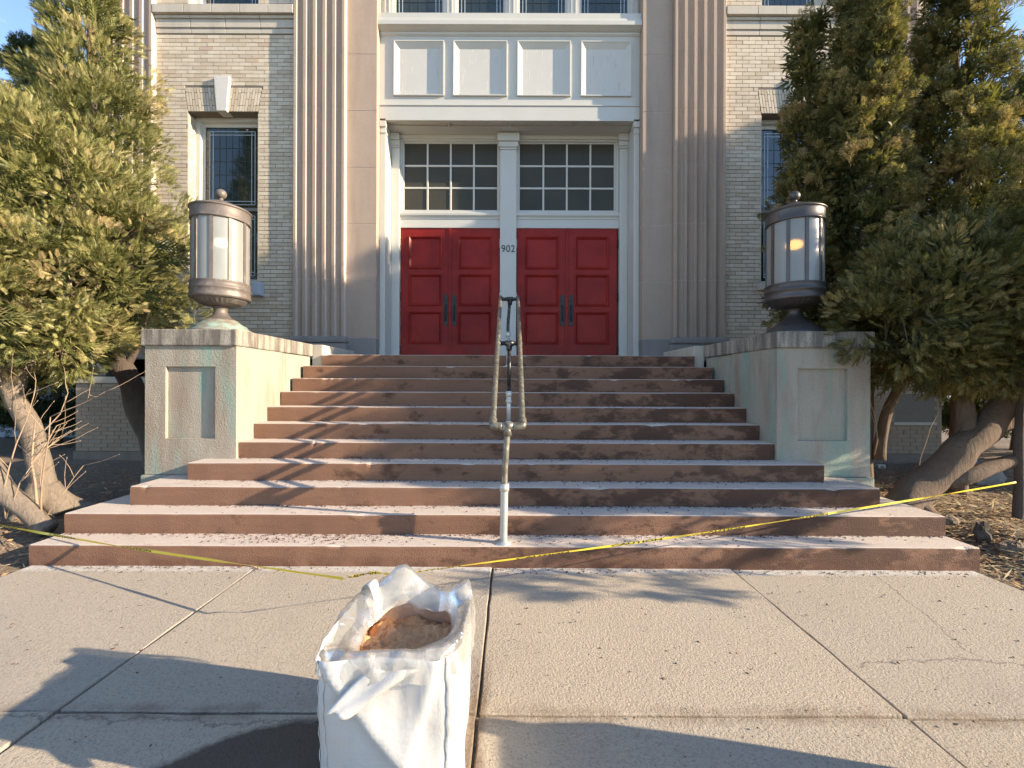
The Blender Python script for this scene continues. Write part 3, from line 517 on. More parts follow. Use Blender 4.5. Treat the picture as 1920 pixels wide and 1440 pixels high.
for a, b in pairs:
    c = (a+b)/2; door_leaf(a+0.006, c-0.004, True); door_leaf(c+0.004, b-0.006, False)
    part('astragal', MB().box(c-0.028, c+0.022, YD-0.018, YD-0.001, 1.83, 4.335), 'red', bld, bevel=0.006)
    part('door_header', MB().box(a-0.03, b+0.03, YD-0.02, 8.6, 4.338, 4.50), 'white', bld, bevel=0.004)
    part('transom_bar', MB().prism_x([(8.6, 4.501), (YD-0.03, 4.501), (YD-0.035, 4.53), (YD-0.065, 4.56), (YD-0.07, 4.60), (YD-0.045, 4.605), (YD-0.04, 4.625), (8.6, 4.63)], a-0.029, b+0.029), 'white', bld)
    za, zb = 4.63, 5.998; t = part('transom_window', MB().rings([(a-0.02, b+0.02, za, zb, YD+0.1), (a-0.02, b+0.02, za, zb, YD-0.01), (a+0.025, b-0.025, za+0.035, zb-0.03, YD-0.012), (a+0.035, b-0.035, za+0.045, zb-0.04, YD+0.03), (a+0.055, b-0.055, za+0.06, zb-0.055, YD+0.032), (a+0.06, b-0.06, za+0.06, zb-0.055, YD+0.06)]), 'white', bld)
    gx0, gx1, gz0, gz1 = a+0.06, b-0.06, za+0.06, zb-0.055
    for k in range(1, 4): xx_ = gx0+(gx1-gx0)*k/4; part('muntin', MB().box(xx_-0.017, xx_+0.017, YD+0.036, YD+0.07, gz0, gz1), 'white', t, bevel=0.006)
    for k in range(1, 3): zz_ = gz0+(gz1-gz0)*k/3; part('muntin', MB().box(gx0, gx1, YD+0.038, YD+0.068, zz_-0.018, zz_+0.018), 'white', t, bevel=0.006)
    for i in range(4):
        for j in range(3):
            p = part('pane', MB().box(-(gx1-gx0)/8+.002, (gx1-gx0)/8-.002, -0.003, 0.003, -(gz1-gz0)/6+.002, (gz1-gz0)/6-.002), 'glass', t)
            p.location = (gx0+(gx1-gx0)*(i+0.5)/4, YD+0.056, gz0+(gz1-gz0)*(j+0.5)/3); p.rotation_euler = (random.uniform(-.006, .006), 0, random.uniform(-.008, .008))
# small grey utility box and pipe on the wall
ub = thing('utility_box', (-4.40, 7.72, 2.9), 'small blue grey utility box on brick beside left window sill', 'box')
q = at(483, 545, 7.7); part('box_body', MB().box(q.x-0.075, q.x+0.085, 7.62, 7.748, q.z-0.11, q.z+0.12), 'pbox', ub, bevel=0.012); part('box_cover', MB().box(q.x-0.02, q.x+0.08, 7.608, 7.619, q.z-0.09, q.z+0.10), 'pbox', ub, bevel=0.006)
ol = thing('outdoor_outlet', at(1650, 873, 7.3), 'small white outlet box near the ground behind right pier', 'outlet')
q = at(1652, 873, 7.3); part('box_body', MB().box(q.x-0.06, q.x+0.06, 7.27, 7.35, q.z-0.04, q.z+0.04), 'white', ol, bevel=0.008); part('socket_cover', MB().box(q.x-0.02, q.x+0.03, 7.262, 7.269, q.z-0.025, q.z+0.025), 'grey_stone', ol); part('conduit', MB().tube([(q.x-0.06, 7.31, q.z), (q.x-1.1, 7.31, q.z+0.01)], 0.012, 8), 'galv', ol, smooth=True); part('stake', MB().box(q.x-0.015, q.x+0.015, 7.30, 7.33, 0.0, q.z-0.04), 'iron', ol)
# ------------------------------------------------------------------ stairs
RS, D1, TD = 0.165, 3.456, 0.2696
stairs = thing('entrance_stairs', (XC, 4.8, 0), 'wide flight of eleven damp brown stone steps up to red doors', 'stairs')
half = [3.67, 3.665, 3.345, 3.03, 2.715, 2.71, 2.712, 2.70, 2.695, 2.69, 2.56]
for i in range(11):
    y0 = D1+i*TD; zt = (i+1)*RS; hw = half[i]
    back = y0+0.75 if i < 10 else 8.62
    # slightly worn, wavering nosing
    n = 150; prof = []; m = MB(); rows = []
    for k in range(n+1):
        x = XC-hw+2*hw*k/n; wv = 0.006*mnoise.noise((x*1.3, i*3.7, 0))+0.005*mnoise.noise((x*5, i*1.7, 4)); chip = max(0.0, mnoise.noise((x*3.3, i*7.7, 2))+0.5*mnoise.noise((x*13, i*2.2, 2))-0.42)*0.09; hz = 0.004*mnoise.noise((x*1.1, i*5.1, 9))
        rz = 0.016 if i != 0 else 0.014
        ring = [(y0+wv+0.004, max(zt-RS-0.02, -0.06)), (y0+wv, zt-RS*0.5), (y0+wv*0.8+chip*0.2, zt-rz+hz-chip), (y0+rz*0.3+wv*0.8+chip*0.5, zt-rz*0.3+hz-chip*0.5), (y0+rz+wv*0.8+chip, zt+hz), (back, zt), (back, max(zt-RS-0.02, -0.06))]
        rows.append([(x, a, b) for a, b in ring])
    L = len(rows[0]); m.v = [p for r in rows for p in r]
    for k in range(n):
        for q in range(L): m.f.append((k*L+q, (k+1)*L+q, (k+1)*L+(q+1) % L, k*L+(q+1) % L))
    m.f += [tuple(range(L)), tuple(n*L+q for q in reversed(range(L)))]
    part('step', m, 'step', stairs)
part('stair_core', MB().box(XC-2.5, XC+2.5, 6.0, 8.6, 0, 1.3).box(XC-3.69, XC-2.7, 5.3, 8.6, 0, 1.0).box(XC+2.7, XC+3.63, 5.3, 8.6, 0, 1.0), 'foundation', stairs)
cr = MB()
def crumb(x, y, z, s):
    i = len(cr.v); a = random.uniform(0, 6.28)
    for k in range(4): cr.v.append((x+s*random.uniform(.6, 1.3)*math.cos(a+k*1.57), y+s*random.uniform(.6, 1.3)*math.sin(a+k*1.57), z-0.001))
    cr.v.append((x+random.uniform(-.3, .3)*s, y+random.uniform(-.3, .3)*s, z+s*random.uniform(.3, .8)))
    cr.f += [(i, i+1, i+4), (i+1, i+2, i+4), (i+2, i+3, i+4), (i+3, i, i+4)]
for i in range(8):
    hw = half[i]-0.05; nxt = min(half[i], half[i+1])
    for k in range(int(620-45*i)):
        x = XC+random.triangular(-hw, hw, 0.6); back = abs(random.gauss(0, 0.045)) if random.random() < 0.7 else random.uniform(0, .25)
        crumb(x, D1+(i+1)*TD-0.008-min(back, .24), (i+1)*RS+0.003, abs(random.gauss(0.002, 0.0035))+0.0025)
for i in range(10):                        # soil swept into the angle under every riser
    hw = min(half[i], half[i+1])-0.02
    for k in range(520):
        x = XC+random.uniform(-hw, hw)
        if mnoise.noise((x*1.7, i*4.1, 1))+0.25 < random.uniform(-0.4, 0.6): continue
        crumb(x, D1+(i+1)*TD-0.006-abs(random.gauss(0, 0.012)), (i+1)*RS+0.003, random.uniform(0.004, 0.012))
for k in range(700):
    x = random.uniform(-3.6, 3.5); back = abs(random.gauss(0, 0.05)) if random.random() < 0.75 else random.uniform(0, 1.3)
    crumb(x, D1-0.008-back, -0.006*((x+1)/1.8)+0.006, abs(random.gauss(0.002, 0.0035))+0.0025)
for k in range(260):
    crumb(random.gauss(-1.75, 0.45), D1+TD-random.uniform(0.02, 0.22), RS+0.003, abs(random.gauss(0.0, 0.004))+0.003)
for k in range(300):
    crumb(random.uniform(-3.4, 3.4), random.uniform(1.5, 3.4), 0.008, abs(random.gauss(0.0, 0.003))+0.0015)
tag(part('mortar_crumbs', cr, 'crumb', None), 'dark crumbs of mortar and soil scattered on steps and pavement', 'debris', kind='stuff')

# ------------------------------------------------------------------ cheek walls with piers
def cheek(s, xin, xout, label):
    t = thing('stair_cheek_wall', ((xin+xout)/2, 5.3, 0), label, 'stair wall', 'walls flanking the stairs')
    a0, a1 = sorted((xin, xout)); yf = 4.50
    def bx(d0, d1): return sorted((xin+s*d0, xin+s*d1))
    p0, p1 = bx(0.21, 0.71); z0, z1 = 0.86, 1.585
    body = MB(); body.rings([(a0, a1, 0.50, 1.79, 5.42), (a0, a1, 0.50, 1.79, yf), (p0, p1, z0, z1, yf), (p0, p1, z0, z1, yf+0.035)], cap=True)
    part('pier_body', body, 'pier', t)
    part('pier_base', MB().box(a0-0.025, a1+0.025, yf-0.028, 5.45, -0.1, 0.495), 'pier', t, bevel=0.012)
    # inner side of the wall: two courses of slabs, slightly set back from the pier corner
    b0, b1 = bx(0.012, 0.62)
    for ya, yb, za, zb in ((4.76, 5.50, 1.285, 1.788), (5.504, 6.17, 1.285, 1.788), (4.76, 6.17, 0.40, 1.281)): part('side_slab', MB().box(b0, b1, ya, yb, za, zb), 'pier', t, bevel=0.006)
    e0, e1 = bx(0.0, 0.3)
    part('corner_stone', MB().box(e0-0.001, e1+0.001, yf+0.002, 4.754, 0.495, 1.789), 'pier', t) if False else None
    c0, c1 = sorted((xin-s*0.018, xout+s*0.025))
    for ya, yb in ((yf-0.03, 5.42), (5.424, 6.19)): part('coping', MB().box(c0, c1, ya, yb, 1.792, 1.958), 'coping', t, bevel=0.012)
    k0, k1 = bx(-0.145, 0.0); part('end_block', MB().box(k0, k1, 6.20, 7.46, 1.66, 1.955), 'belt_stone', t, bevel=0.01)
    return t
cheek(-1, XC-2.715, -3.686, 'sunlit stone stair wall with framed panel under the left lantern')
cheek(1, XC+2.715, 3.60, 'shaded green stained stone stair wall under the right lantern')

# ------------------------------------------------------------------ lanterns
def lantern(cx, cy, mat, base_mat, rot, bulb, label):
    t = thing('lantern', (cx, cy, 1.958), label, 'lantern', 'lanterns on the stair walls'); Z = 1.958
    part('foot', MB().lathe([(0.30, Z), (0.315, Z+0.015), (0.305, Z+0.04), (0.27, Z+0.055), (0.255, Z+0.085), (0.20, Z+0.115), (0.165, Z+0.15)], cx, cy), base_mat, t, smooth=True)
    part('stem', MB().lathe([(0.165, Z+0.15), (0.11, Z+0.18), (0.078, Z+0.215), (0.066, Z+0.25), (0.07, Z+0.285), (0.085, Z+0.30)], cx, cy), mat, t, smooth=True)
    # fluted bowl under the drum
    b = MB(); seg = 64; prof = [(0.085, 2.262), (0.15, 2.268), (0.205, 2.285), (0.25, 2.315), (0.275, 2.343)]; i0 = 0
    for j, (r, z) in enumerate(prof):
        for k in range(seg): a = 2*math.pi*k/seg; rr = r*(1-(0.03 if k % 2 else 0)*(1 if 0 < j < 4 else 0)); b.v.append((cx+rr*math.cos(a), cy+rr*math.sin(a), z))
    for j in range(4):
        for k in range(seg): b.f.append((j*seg+k, j*seg+(k+1) % seg, (j+1)*seg+(k+1) % seg, (j+1)*seg+k))
    part('bowl', b, mat, t)
    part('lower_band', MB().lathe([(0.27, 2.335), (0.292, 2.338), (0.297, 2.36), (0.290, 2.375), (0.289, 2.425), (0.296, 2.432), (0.296, 2.445), (0.288, 2.452), (0.287, 2.50), (0.293, 2.508), (0.285, 2.516), (0.24, 2.518)], cx, cy), mat, t, smooth=True)
    for k in range(10):
        a = rot+2*math.pi*k/10; g = 0.035
        part('pane', MB().lathe([(0.268, 2.515), (0.268, 3.185)], cx, cy, 6, a+g, a+2*math.pi/10-g), 'frost', t, smooth=True)
        u = Vector((math.cos(a), math.sin(a), 0)); w = Vector((-u.y, u.x, 0)); m = MB(); pr = [(0.255, -0.017), (0.279, -0.017), (0.279, 0.017), (0.255, 0.017)]
        m.prism_z([(cx+(u*r+w*q).x, cy+(u*r+w*q).y) for r, q in pr], 2.514, 3.19); part('glazing_bar', m, mat, t)
    part('upper_band', MB().lathe([(0.245, 3.176), (0.288, 3.178), (0.293, 3.19), (0.287, 3.20), (0.286, 3.285), (0.29, 3.30)], cx, cy), mat, t, smooth=True)
    part('roof', MB().lathe([(0.29, 3.297), (0.302, 3.303), (0.302, 3.315), (0.285, 3.326), (0.22, 3.352), (0.15, 3.385), (0.085, 3.412), (0.035, 3.428), (0.022, 3.44), (0.024, 3.455)], cx, cy), mat, t, smooth=True)
    part('finial', MB().lathe([(0.0, 3.56)]+[(0.056*math.sin(math.pi*k/12), 3.505+0.056*math.cos(math.pi*k/12)) for k in range(1, 12)]+[(0.02, 3.448)], cx, cy, 24), mat, t, smooth=True)
    part('bulb', MB().lathe([(0.001, 3.0)]+[(0.055*math.sin(math.pi*k/10), 2.945+0.055*math.cos(math.pi*k/10)) for k in range(1, 10)]+[(0.012, 2.89)], cx, cy, 16), bulb, t, smooth=True)
    part('lamp_holder', MB().lathe([(0.012, 2.895), (0.02, 2.88), (0.02, 2.70), (0.012, 2.69), (0.012, 2.50)], cx, cy, 12), 'iron', t, smooth=True)
    return t
ll = lantern(-3.222, 4.95, 'copper', 'green', R(-75), 'pale_bulb', 'brown copper drum lantern on left pier catching the sun')
part('loose_wire', MB().tube(smooth_pts([(-3.30, 4.86, 2.27), (-3.38, 4.82, 2.23), (-3.41, 4.80, 2.15), (-3.40, 4.79, 2.06)], 5), 0.005, 6), 'iron', ll, smooth=True)
rl = lantern(3.115, 4.95, 'bronze', 'bronze', R(-98), 'lit_bulb', 'dark bronze drum lantern on right pier with lit yellow bulb')

# ------------------------------------------------------------------ handrail on the stair axis
hr = thing('handrail', (-0.05, 4.8, 0.165), 'worn twin pipe handrail on galvanised posts up the middle of steps', 'handrail')
RL = [(-0.150, 3.55, 1.105), (-0.155, 4.85, 1.875), (-0.160, 6.08, 2.60)]; RRR = [(0.085, 3.55, 1.105), (0.082, 4.85, 1.875), (0.076, 6.08, 2.60)]
for pts in (RL, RRR): part('rail', MB().tube(smooth_pts(pts, 8), 0.0235, 14), 'worn', hr, smooth=True)
for pts in (RL, RRR):
    p = Vector(pts[0]); inn = 1 if p.x < 0 else -1
    part('elbow', MB().tube(smooth_pts([p+Vector((0, 0.05, 0.03)), p+Vector((0, 0.0, 0.0)), p+Vector((inn*0.012, -0.018, -0.016)), p+Vector((inn*0.07, -0.018, -0.02))], 6), 0.032, 14), 'worn', hr, smooth=True)
for y, z, m in ((3.535, 1.087, 'worn'), (4.85, 1.86, 'bpipe'), (6.05, 2.565, 'bpipe')):
    part('crossbar', MB().tube([(-0.155, y, z), (0.085, y, z)], 0.024, 14), m, hr, smooth=True); part('tee', MB().tube([(-0.075, y, z), (0.012, y, z)], 0.032, 14).tube([(-0.032, y, z), (-0.032, y, z-0.075)], 0.031, 14), m, hr, smooth=True)
    if y > 4:
        for xx in (-0.152, 0.081): part('collar', MB().tube([(xx, y-0.03, z-0.018), (xx, y+0.03, z+0.018)], 0.031, 14), m, hr, smooth=True)
part('post', MB().tube(smooth_pts([(-0.064, 3.54, 0.17), (-0.060, 3.54, 0.40), (-0.057, 3.54, 0.60)], 4), 0.030, 16), 'galv', hr, smooth=True)
part('post', MB().tube(smooth_pts([(-0.057, 3.54, 0.58), (-0.054, 3.538, 0.75), (-0.044, 3.536, 0.90), (-0.033, 3.535, 1.08)], 6), 0.0245, 14), 'worn', hr, smooth=True)
part('flange', MB().lathe([(0.0, 0.184), (0.036, 0.186), (0.038, 0.176), (0.068, 0.174), (0.07, 0.166)], -0.064, 3.54, 24), 'galv', hr, smooth=True)
part('coupling', MB().lathe([(0.028, 0.635), (0.038, 0.633), (0.038, 0.575), (0.03, 0.572)], -0.0575, 3.54, 20), 'galv', hr, smooth=True)
part('post', MB().tube([(-0.035, 4.86, 1.0), (-0.034, 4.86, 1.33)], 0.025, 14), 'galv', hr, smooth=True); part('post', MB().tube([(-0.034, 4.86, 1.30), (-0.032, 4.855, 1.84)], 0.021, 14), 'bpipe', hr, smooth=True)
part('coupling', MB().lathe([(0.024, 1.345), (0.034, 1.343), (0.034, 1.29), (0.028, 1.285), (0.028, 1.255), (0.034, 1.25), (0.034, 1.215), (0.026, 1.21)], -0.034, 4.86, 20), 'galv', hr, smooth=True); part('flange', MB().lathe([(0.03, 1.02), (0.032, 1.003), (0.065, 1.0), (0.066, 0.99)], -0.035, 4.86, 24), 'galv', hr, smooth=True)
part('post', MB().tube([(-0.056, 6.0, 1.655), (-0.056, 6.0, 2.06)], 0.024, 14), 'galv', hr, smooth=True); part('post', MB().tube(smooth_pts([(-0.056, 6.0, 2.05), (-0.055, 6.01, 2.25), (-0.045, 6.03, 2.38), (-0.035, 6.05, 2.55)], 4), 0.021, 14), 'bpipe', hr, smooth=True)
part('coupling', MB().lathe([(0.022, 2.115), (0.033, 2.113), (0.033, 2.055), (0.024, 2.05)], -0.056, 6.0, 20), 'galv', hr, smooth=True); part('flange', MB().lathe([(0.03, 1.68), (0.032, 1.663), (0.065, 1.66), (0.066, 1.652)], -0.056, 6.0, 24), 'galv', hr, smooth=True)

# ------------------------------------------------------------------ bulk bags
def sq(a, n=6.0):
    c, s_ = math.cos(a), math.sin(a); k = (abs(c)**n+abs(s_)**n)**(-1/n); return c*k, s_*k
def bulk_bag(cx, cy, w, h, label, seed, detailed=True):
    t = thing('bulk_bag', (cx, cy, 0), label, 'bag', None if detailed else None)
    hw = w/2; SEG = 120; ROW = 30; m = MB()
    def surf(u, v):
        a = 2*math.pi*u; x, y = sq(a); z = h*v
        bulge = 1+0.035*math.sin(math.pi*min(1, v*1.05))-0.03*(1-v)**6
        nz = mnoise.noise((x*1.6+seed, y*1.6, z*3.5))*0.014+mnoise.noise((x*6+seed, y*6, z*3))*0.004
        def fold(q, w, h_): return h_*max(0.0, 1-abs(q)/w)**1.4 if q > 0 else h_*max(0.0, 1-abs(q)/(w*0.25))
        crease = 0.0
        if y < -0.5:
            crease = fold(x*0.62+v*0.95-0.42, 0.45, 0.034)-fold(x*0.62+v*0.95-0.36, 0.12, 0.014)+fold(-x*0.9+v*0.5+0.1, 0.4, 0.016)
        k = bulge+(nz+crease)/hw
        return Vector((cx+x*hw*k, cy+y*hw*k, z+0.004))
    for j in range(ROW+1):
        for k in range(SEG): m.v.append(tuple(surf(k/SEG, j/ROW)))
    for j in range(ROW):
        for k in range(SEG): m.f.append((j*SEG+k, j*SEG+(k+1) % SEG, (j+1)*SEG+(k+1) % SEG, (j+1)*SEG+k))
    o = part('bag_body', m, 'woven', t, smooth=True); sd_ = o.modifiers.new('cloth', 'SOLIDIFY'); sd_.thickness = 0.003
    # sewn corner tapes
    for u in ((0.595, 0.61), (0.86, 0.885), (0.63, 0.637)):
        sm = MB(); n = 24
        for j in range(n+1):
            for uu in u:
                p = surf(uu, j/n); d = Vector((p.x-cx, p.y-cy, 0)).normalized()*0.004; sm.v.append(tuple(p+d+Vector((0.003*math.sin(j*1.7), 0, 0))))
        sm.f = [(2*j, 2*j+1, 2*j+3, 2*j+2) for j in range(n)]
        so = part('seam_tape', sm, 'woven', t, smooth=True); k2 = so.modifiers.new('cloth', 'SOLIDIFY'); k2.thickness = 0.004
    # lifting loops at the back corners
    for ax, ay, hh in ((-0.93, 0.97, 0.055),):
        base = Vector((cx+ax*hw, cy+ay*hw, h-0.06)); dirn = Vector((0.06, -0.05, 0)) if ax < 0 else Vector((-0.05, -0.08, 0)); lp = MB(); pts = smooth_pts([base, base+dirn*0.1+Vector((0, 0, hh+0.03)), base+dirn*0.7+Vector((0, 0, hh+0.065)), base+dirn*1.3+Vector((0, 0, hh+0.02)), base+dirn*1.5+Vector((0, 0, -0.02))], 6)
        for p in pts: lp.v += [tuple(p+Vector((0.010, 0.026, 0))), tuple(p-Vector((0.010, 0.026, 0)))]
        lp.f = [(2*k, 2*k+1, 2*k+3, 2*k+2) for k in range(len(pts)-1)]
        lo = part('lifting_loop', lp, 'woven', t, smooth=True); s2 = lo.modifiers.new('cloth', 'SOLIDIFY'); s2.thickness = 0.004
    if detailed:
        # folded flap of fabric hanging over the front edge
        G = {}
        fl = MB(); n = 14; mm = 8
        A, B, C_, D_ = Vector((-0.31, 1.475, 0.475)), Vector((-0.46, 1.485, 0.485)), Vector((-0.60, 1.452, 0.365)), Vector((-0.52, 1.435, 0.345))
        for j in range(n+1):
            for k in range(mm+1):
                u, v = k/mm, j/n; top = A.lerp(B, u); bot = D_.lerp(C_, u); p = top.lerp(bot, v); p.y -= 0.020*math.sin(math.pi*min(1, u*1.4))*(0.5+v*0.5)+0.004*math.sin(v*5+u*3)+(0.012 if u > 0.72 else 0); p.z += 0.006*math.sin(u*7+v*4); fl.v.append(tuple(p))
        fl.f = [(j*(mm+1)+k, j*(mm+1)+k+1, (j+1)*(mm+1)+k+1, (j+1)*(mm+1)+k) for j in range(n) for k in range(mm)]
        fo = part('fabric_flap', fl, 'woven', t, smooth=True); s3 = fo.modifiers.new('cloth', 'SOLIDIFY'); s3.thickness = 0.006
    return t
BX, BY, BW, BHT = -0.42, 1.74, 0.49, 0.50
bulk_bag(BX, BY, BW, BHT, 'open white woven bag of brown soil in front of stairs', 1.3)
# plastic liner turned out over the rim
def liner_mesh(prof, amp, sd0, SEG=180):
    m = MB(); n = len(prof)
    def ridge(p, q): return 1-2*abs(mnoise.noise((p[0], p[1], q)))
    for j, (k, z) in enumerate(prof):
        for q in range(SEG):
            a = 2*math.pi*q/SEG; x, y = sq(a, 2.7 if prof[j][0] < 0.9 else 3.6); w = amp[j]; inset = max(0.0, 1.0-k)
            # a few broad pleats with sharp ridges; the film gathers on the left side
            pl = ridge((x*2.1+sd0, y*2.1), j*0.10)*0.8+ridge((x*4.6+sd0, y*4.6+3), j*0.22)*0.4-0.6
            kk = k+w*0.30*pl-inset*0.50*max(0, -math.cos(a))**1.5-inset*0.12*max(0, -math.sin(a))
            peak = 0.080*math.exp(-((a-1.80)/0.34)**2)+0.045*math.exp(-((a-0.70)/0.22)**2)-0.006*math.exp(-((a-4.6)/0.5)**2)-0.035*math.exp(-((a-3.4)/0.7)**2)
            m.v.append((BX+x*BW/2*kk, BY+y*BW/2*kk, z+peak*min(1, max(0, (z-0.40)/0.10))+w*0.11*pl))
    for j in range(n-1):
        for q in range(SEG):
            A, B, C_, D_ = j*SEG+q, j*SEG+(q+1) % SEG, (j+1)*SEG+(q+1) % SEG, (j+1)*SEG+q
            m.f += [(A, B, D_), (B, C_, D_)] if (q+j) % 2 else [(A, B, C_), (A, C_, D_)]
    return m
ln = thing('plastic_liner', (BX, BY, 0.5), 'crumpled clear plastic liner turned out over rim of the soil bag', 'liner')
lp = [(0.74, 0.445), (0.78, 0.475), (0.83, 0.498), (0.88, 0.515), (0.93, 0.526), (0.98, 0.532), (1.03, 0.530), (1.065, 0.52), (1.085, 0.503), (1.10, 0.48), (1.11, 0.455), (1.12, 0.43)]
part('turned_out_film', liner_mesh(lp, [0.06, 0.09, 0.12, 0.14, 0.15, 0.15, 0.15, 0.14, 0.14, 0.15, 0.18, 0.22], 2.2), 'liner', ln, smooth=True)
part('inner_film', liner_mesh([(0.91, 0.25), (0.905, 0.31), (0.895, 0.36), (0.88, 0.40), (0.85, 0.43), (0.80, 0.45), (0.755, 0.452)], [0.02, 0.03, 0.05, 0.06, 0.06, 0.06, 0.06], 2.2), 'sliner', ln, smooth=True)
so = MB(); n = 40
for j in range(n+1):
    for k in range(n+1):
        x, y = -1+2*k/n, -1+2*j/n; so.v.append((BX+x*BW*0.43, BY+y*BW*0.43, 0.395+0.03*mnoise.noise((x*2.5, y*2.5, 1))+0.02*mnoise.noise((x*7, y*7, 3))+0.012*mnoise.noise((x*17, y*17, 3))))
so.f = [(j*(n+1)+k, j*(n+1)+k+1, (j+1)*(n+1)+k+1, (j+1)*(n+1)+k) for j in range(n) for k in range(n)]
tag(part('bagged_soil', so, 'rubble', None, smooth=True), 'crumbly orange brown soil filling the white bag', 'soil', kind='stuff')
bulk_bag(2.06, 1.22, 0.55, 0.60, 'added unseen white woven bag right of view, shading the foreground pavement', 8.1, False)  # invented bag out of view, added to cast the foreground shadow

# ------------------------------------------------------------------ caution tape
tp = thing('caution_tape', (BX, 2.0, 0.55), 'yellow and black caution tape strung low across the foot of stairs', 'tape')
cu = bpy.data.curves.new('w', 'FONT'); cu.body = 'CAUTION'; cu.size = 1.0; cu.align_y = 'CENTER'; cu.offset = 0.02
to = bpy.data.objects.new('w', cu); wm = bpy.data.meshes.new_from_object(to); bpy.data.objects.remove(to)
wv_ = [v.co.copy() for v in wm.vertices]; wf_ = [tuple(p.vertices) for p in wm.polygons]; ww = max(v.x for v in wv_); wc = sum(v.y for v in wv_)/len(wv_)
def tape(pts, width, tw0, tw1, words):
    C = smooth_pts(pts, 40); L = [0.0]
    for a, b in zip(C[:-1], C[1:]): L.append(L[-1]+(b-a).length)
    def frame(s):
        s = min(max(s, 0), L[-1]-1e-6); k = max(i for i in range(len(L)) if L[i] <= s); k = min(k, len(C)-2); f = (s-L[k])/(L[k+1]-L[k]); p = C[k].lerp(C[k+1], f); d = (C[k+1]-C[k]).normalized()
        up = (Vector((0, 0, 1))-d*d.z).normalized(); sd_ = d.cross(up); u = s/L[-1]; a = tw0+(tw1-tw0)*u+0.32*math.sin(u*17)+0.2*math.sin(u*41)
        w = up*math.cos(a)+sd_*math.sin(a); return p, w, d.cross(w)
    m = MB(); n = 220
    for k in range(n+1):
        p, w, nn = frame(L[-1]*k/n); cup = 0.25*width*math.sin(k*0.21)
        m.v += [tuple(p+w*width/2), tuple(p+nn*cup*0.3), tuple(p-w*width/2)]
    for k in range(n): m.f += [(3*k, 3*k+1, 3*k+4, 3*k+3), (3*k+1, 3*k+2, 3*k+5, 3*k+4)]
    part('band', m, 'tape', tp, smooth=True)
    for (s0, wl_) in words:
        for sgn in (1, -1):
            q = MB()
            for v in wv_:
                p, w, nn = frame(s0+(v.x/ww)*wl_); tt = min(1, abs((v.y-wc)*1.15)); k = (s0+(v.x/ww)*wl_)/L[-1]*n; cup = 0.25*width*math.sin(k*0.21)*0.3*(1-tt)
                q.v.append(tuple(p+w*(v.y-wc)*width*1.15+nn*(cup+0.0022*sgn)))
            q.f = wf_; part('lettering', q, 'print', tp)
A0 = at(-40, 981, 4.05); A1 = at(645, 1086, 2.55); B1 = at(735, 1079, 2.55)
tape([A0, A0.lerp(A1, 0.5)-Vector((0, 0, 0.02)), A1], 0.020, 0.2, 0.5, [(1.15, 0.36), (2.1, 0.34), (0.3, 0.36)])
tape([A1, B1+Vector((-0.1, 0, 0.012)), B1], 0.020, 0.8, 0.5, [(0.03, 0.16)])
B2 = at(1906, 901, 4.40)
tape([B1, B1.lerp(B2, 0.35)-Vector((0, 0, 0.03)), B1.lerp(B2, 0.7)-Vector((0, 0, 0.022)), B2], 0.016, 0.5, 0.1, [(0.04, 0.36), (0.75, 0.36), (1.42, 0.40), (2.15, 0.4), (3.0, 0.4)])
# ------------------------------------------------------------------ vegetation
def unit(a): return a/np.maximum(np.linalg.norm(a, axis=-1, keepdims=True), 1e-9)
def frond(kind):
    T = []; Fc = []; rd = random.Random(3)
    def tri(*p): i = len(T); T.extend(p); Fc.append((i, i+1, i+2))
    if kind == 'juniper':                      # feathery spray: thin side shoots with needles
        for k in range(6):
            t = 0.06+0.145*k
            for s in (-1, 1):
                l = (0.52-0.36*t)*(1+0.15*((k*3+s) % 3-1)); y = 0.14*(((k*5+s*2) % 5)/2-1); b = Vector((0, 0, t+0.03*s)); tip = b+Vector((s*l*0.66, y, l*0.78)); w = Vector((0.03*-s, 0.035, 0.05))
                tri(b-w*0.5, b+w*0.7, tip)
                for u, v in ((0.35, 1), (0.6, -1)): q = b.lerp(tip, u); tri(q-Vector((0.02, 0, 0.02)), q+Vector((0.02, 0, 0.02)), q+Vector((s*0.05*(1-v), 0.07*v, 0.17+0.04*v)))
        tri((-0.03, 0, 0.8), (0.03, 0, 0.8), (0, 0.05, 1.12)); tri((-0.014, 0, 0), (0.014, 0, 0), (0, 0, 0.9))
    else:                                      # flat fan of scale leaves
        for k, t in enumerate((0.0, 0.2, 0.4, 0.6)):
            l = 0.62-0.35*t
            for s in (-1, 1):
                y = 0.06*((k+(s > 0)) % 3-1); tri((0, 0, t-0.05), (0.07*s, y*0.2, t+0.14), (s*l*0.72, y*2, t+l*0.80)); tri((s*l*0.22, y, t+l*0.15), (s*l*0.40, y, t+l*0.45), (s*l*0.38, y*1.4, t+l*1.1)); tri((s*l*0.4, y, t+l*0.35), (s*l*0.5, -y, t+l*0.65), (s*l*0.95, -y, t+l*0.62))
        tri((-0.09, 0, 0.6), (0.09, 0, 0.6), (0, 0.04, 1.12))
    return np.array(T, dtype=np.float32), np.array(Fc, dtype=np.int32)
FR = {k: frond(k) for k in ('juniper', 'arbor')}
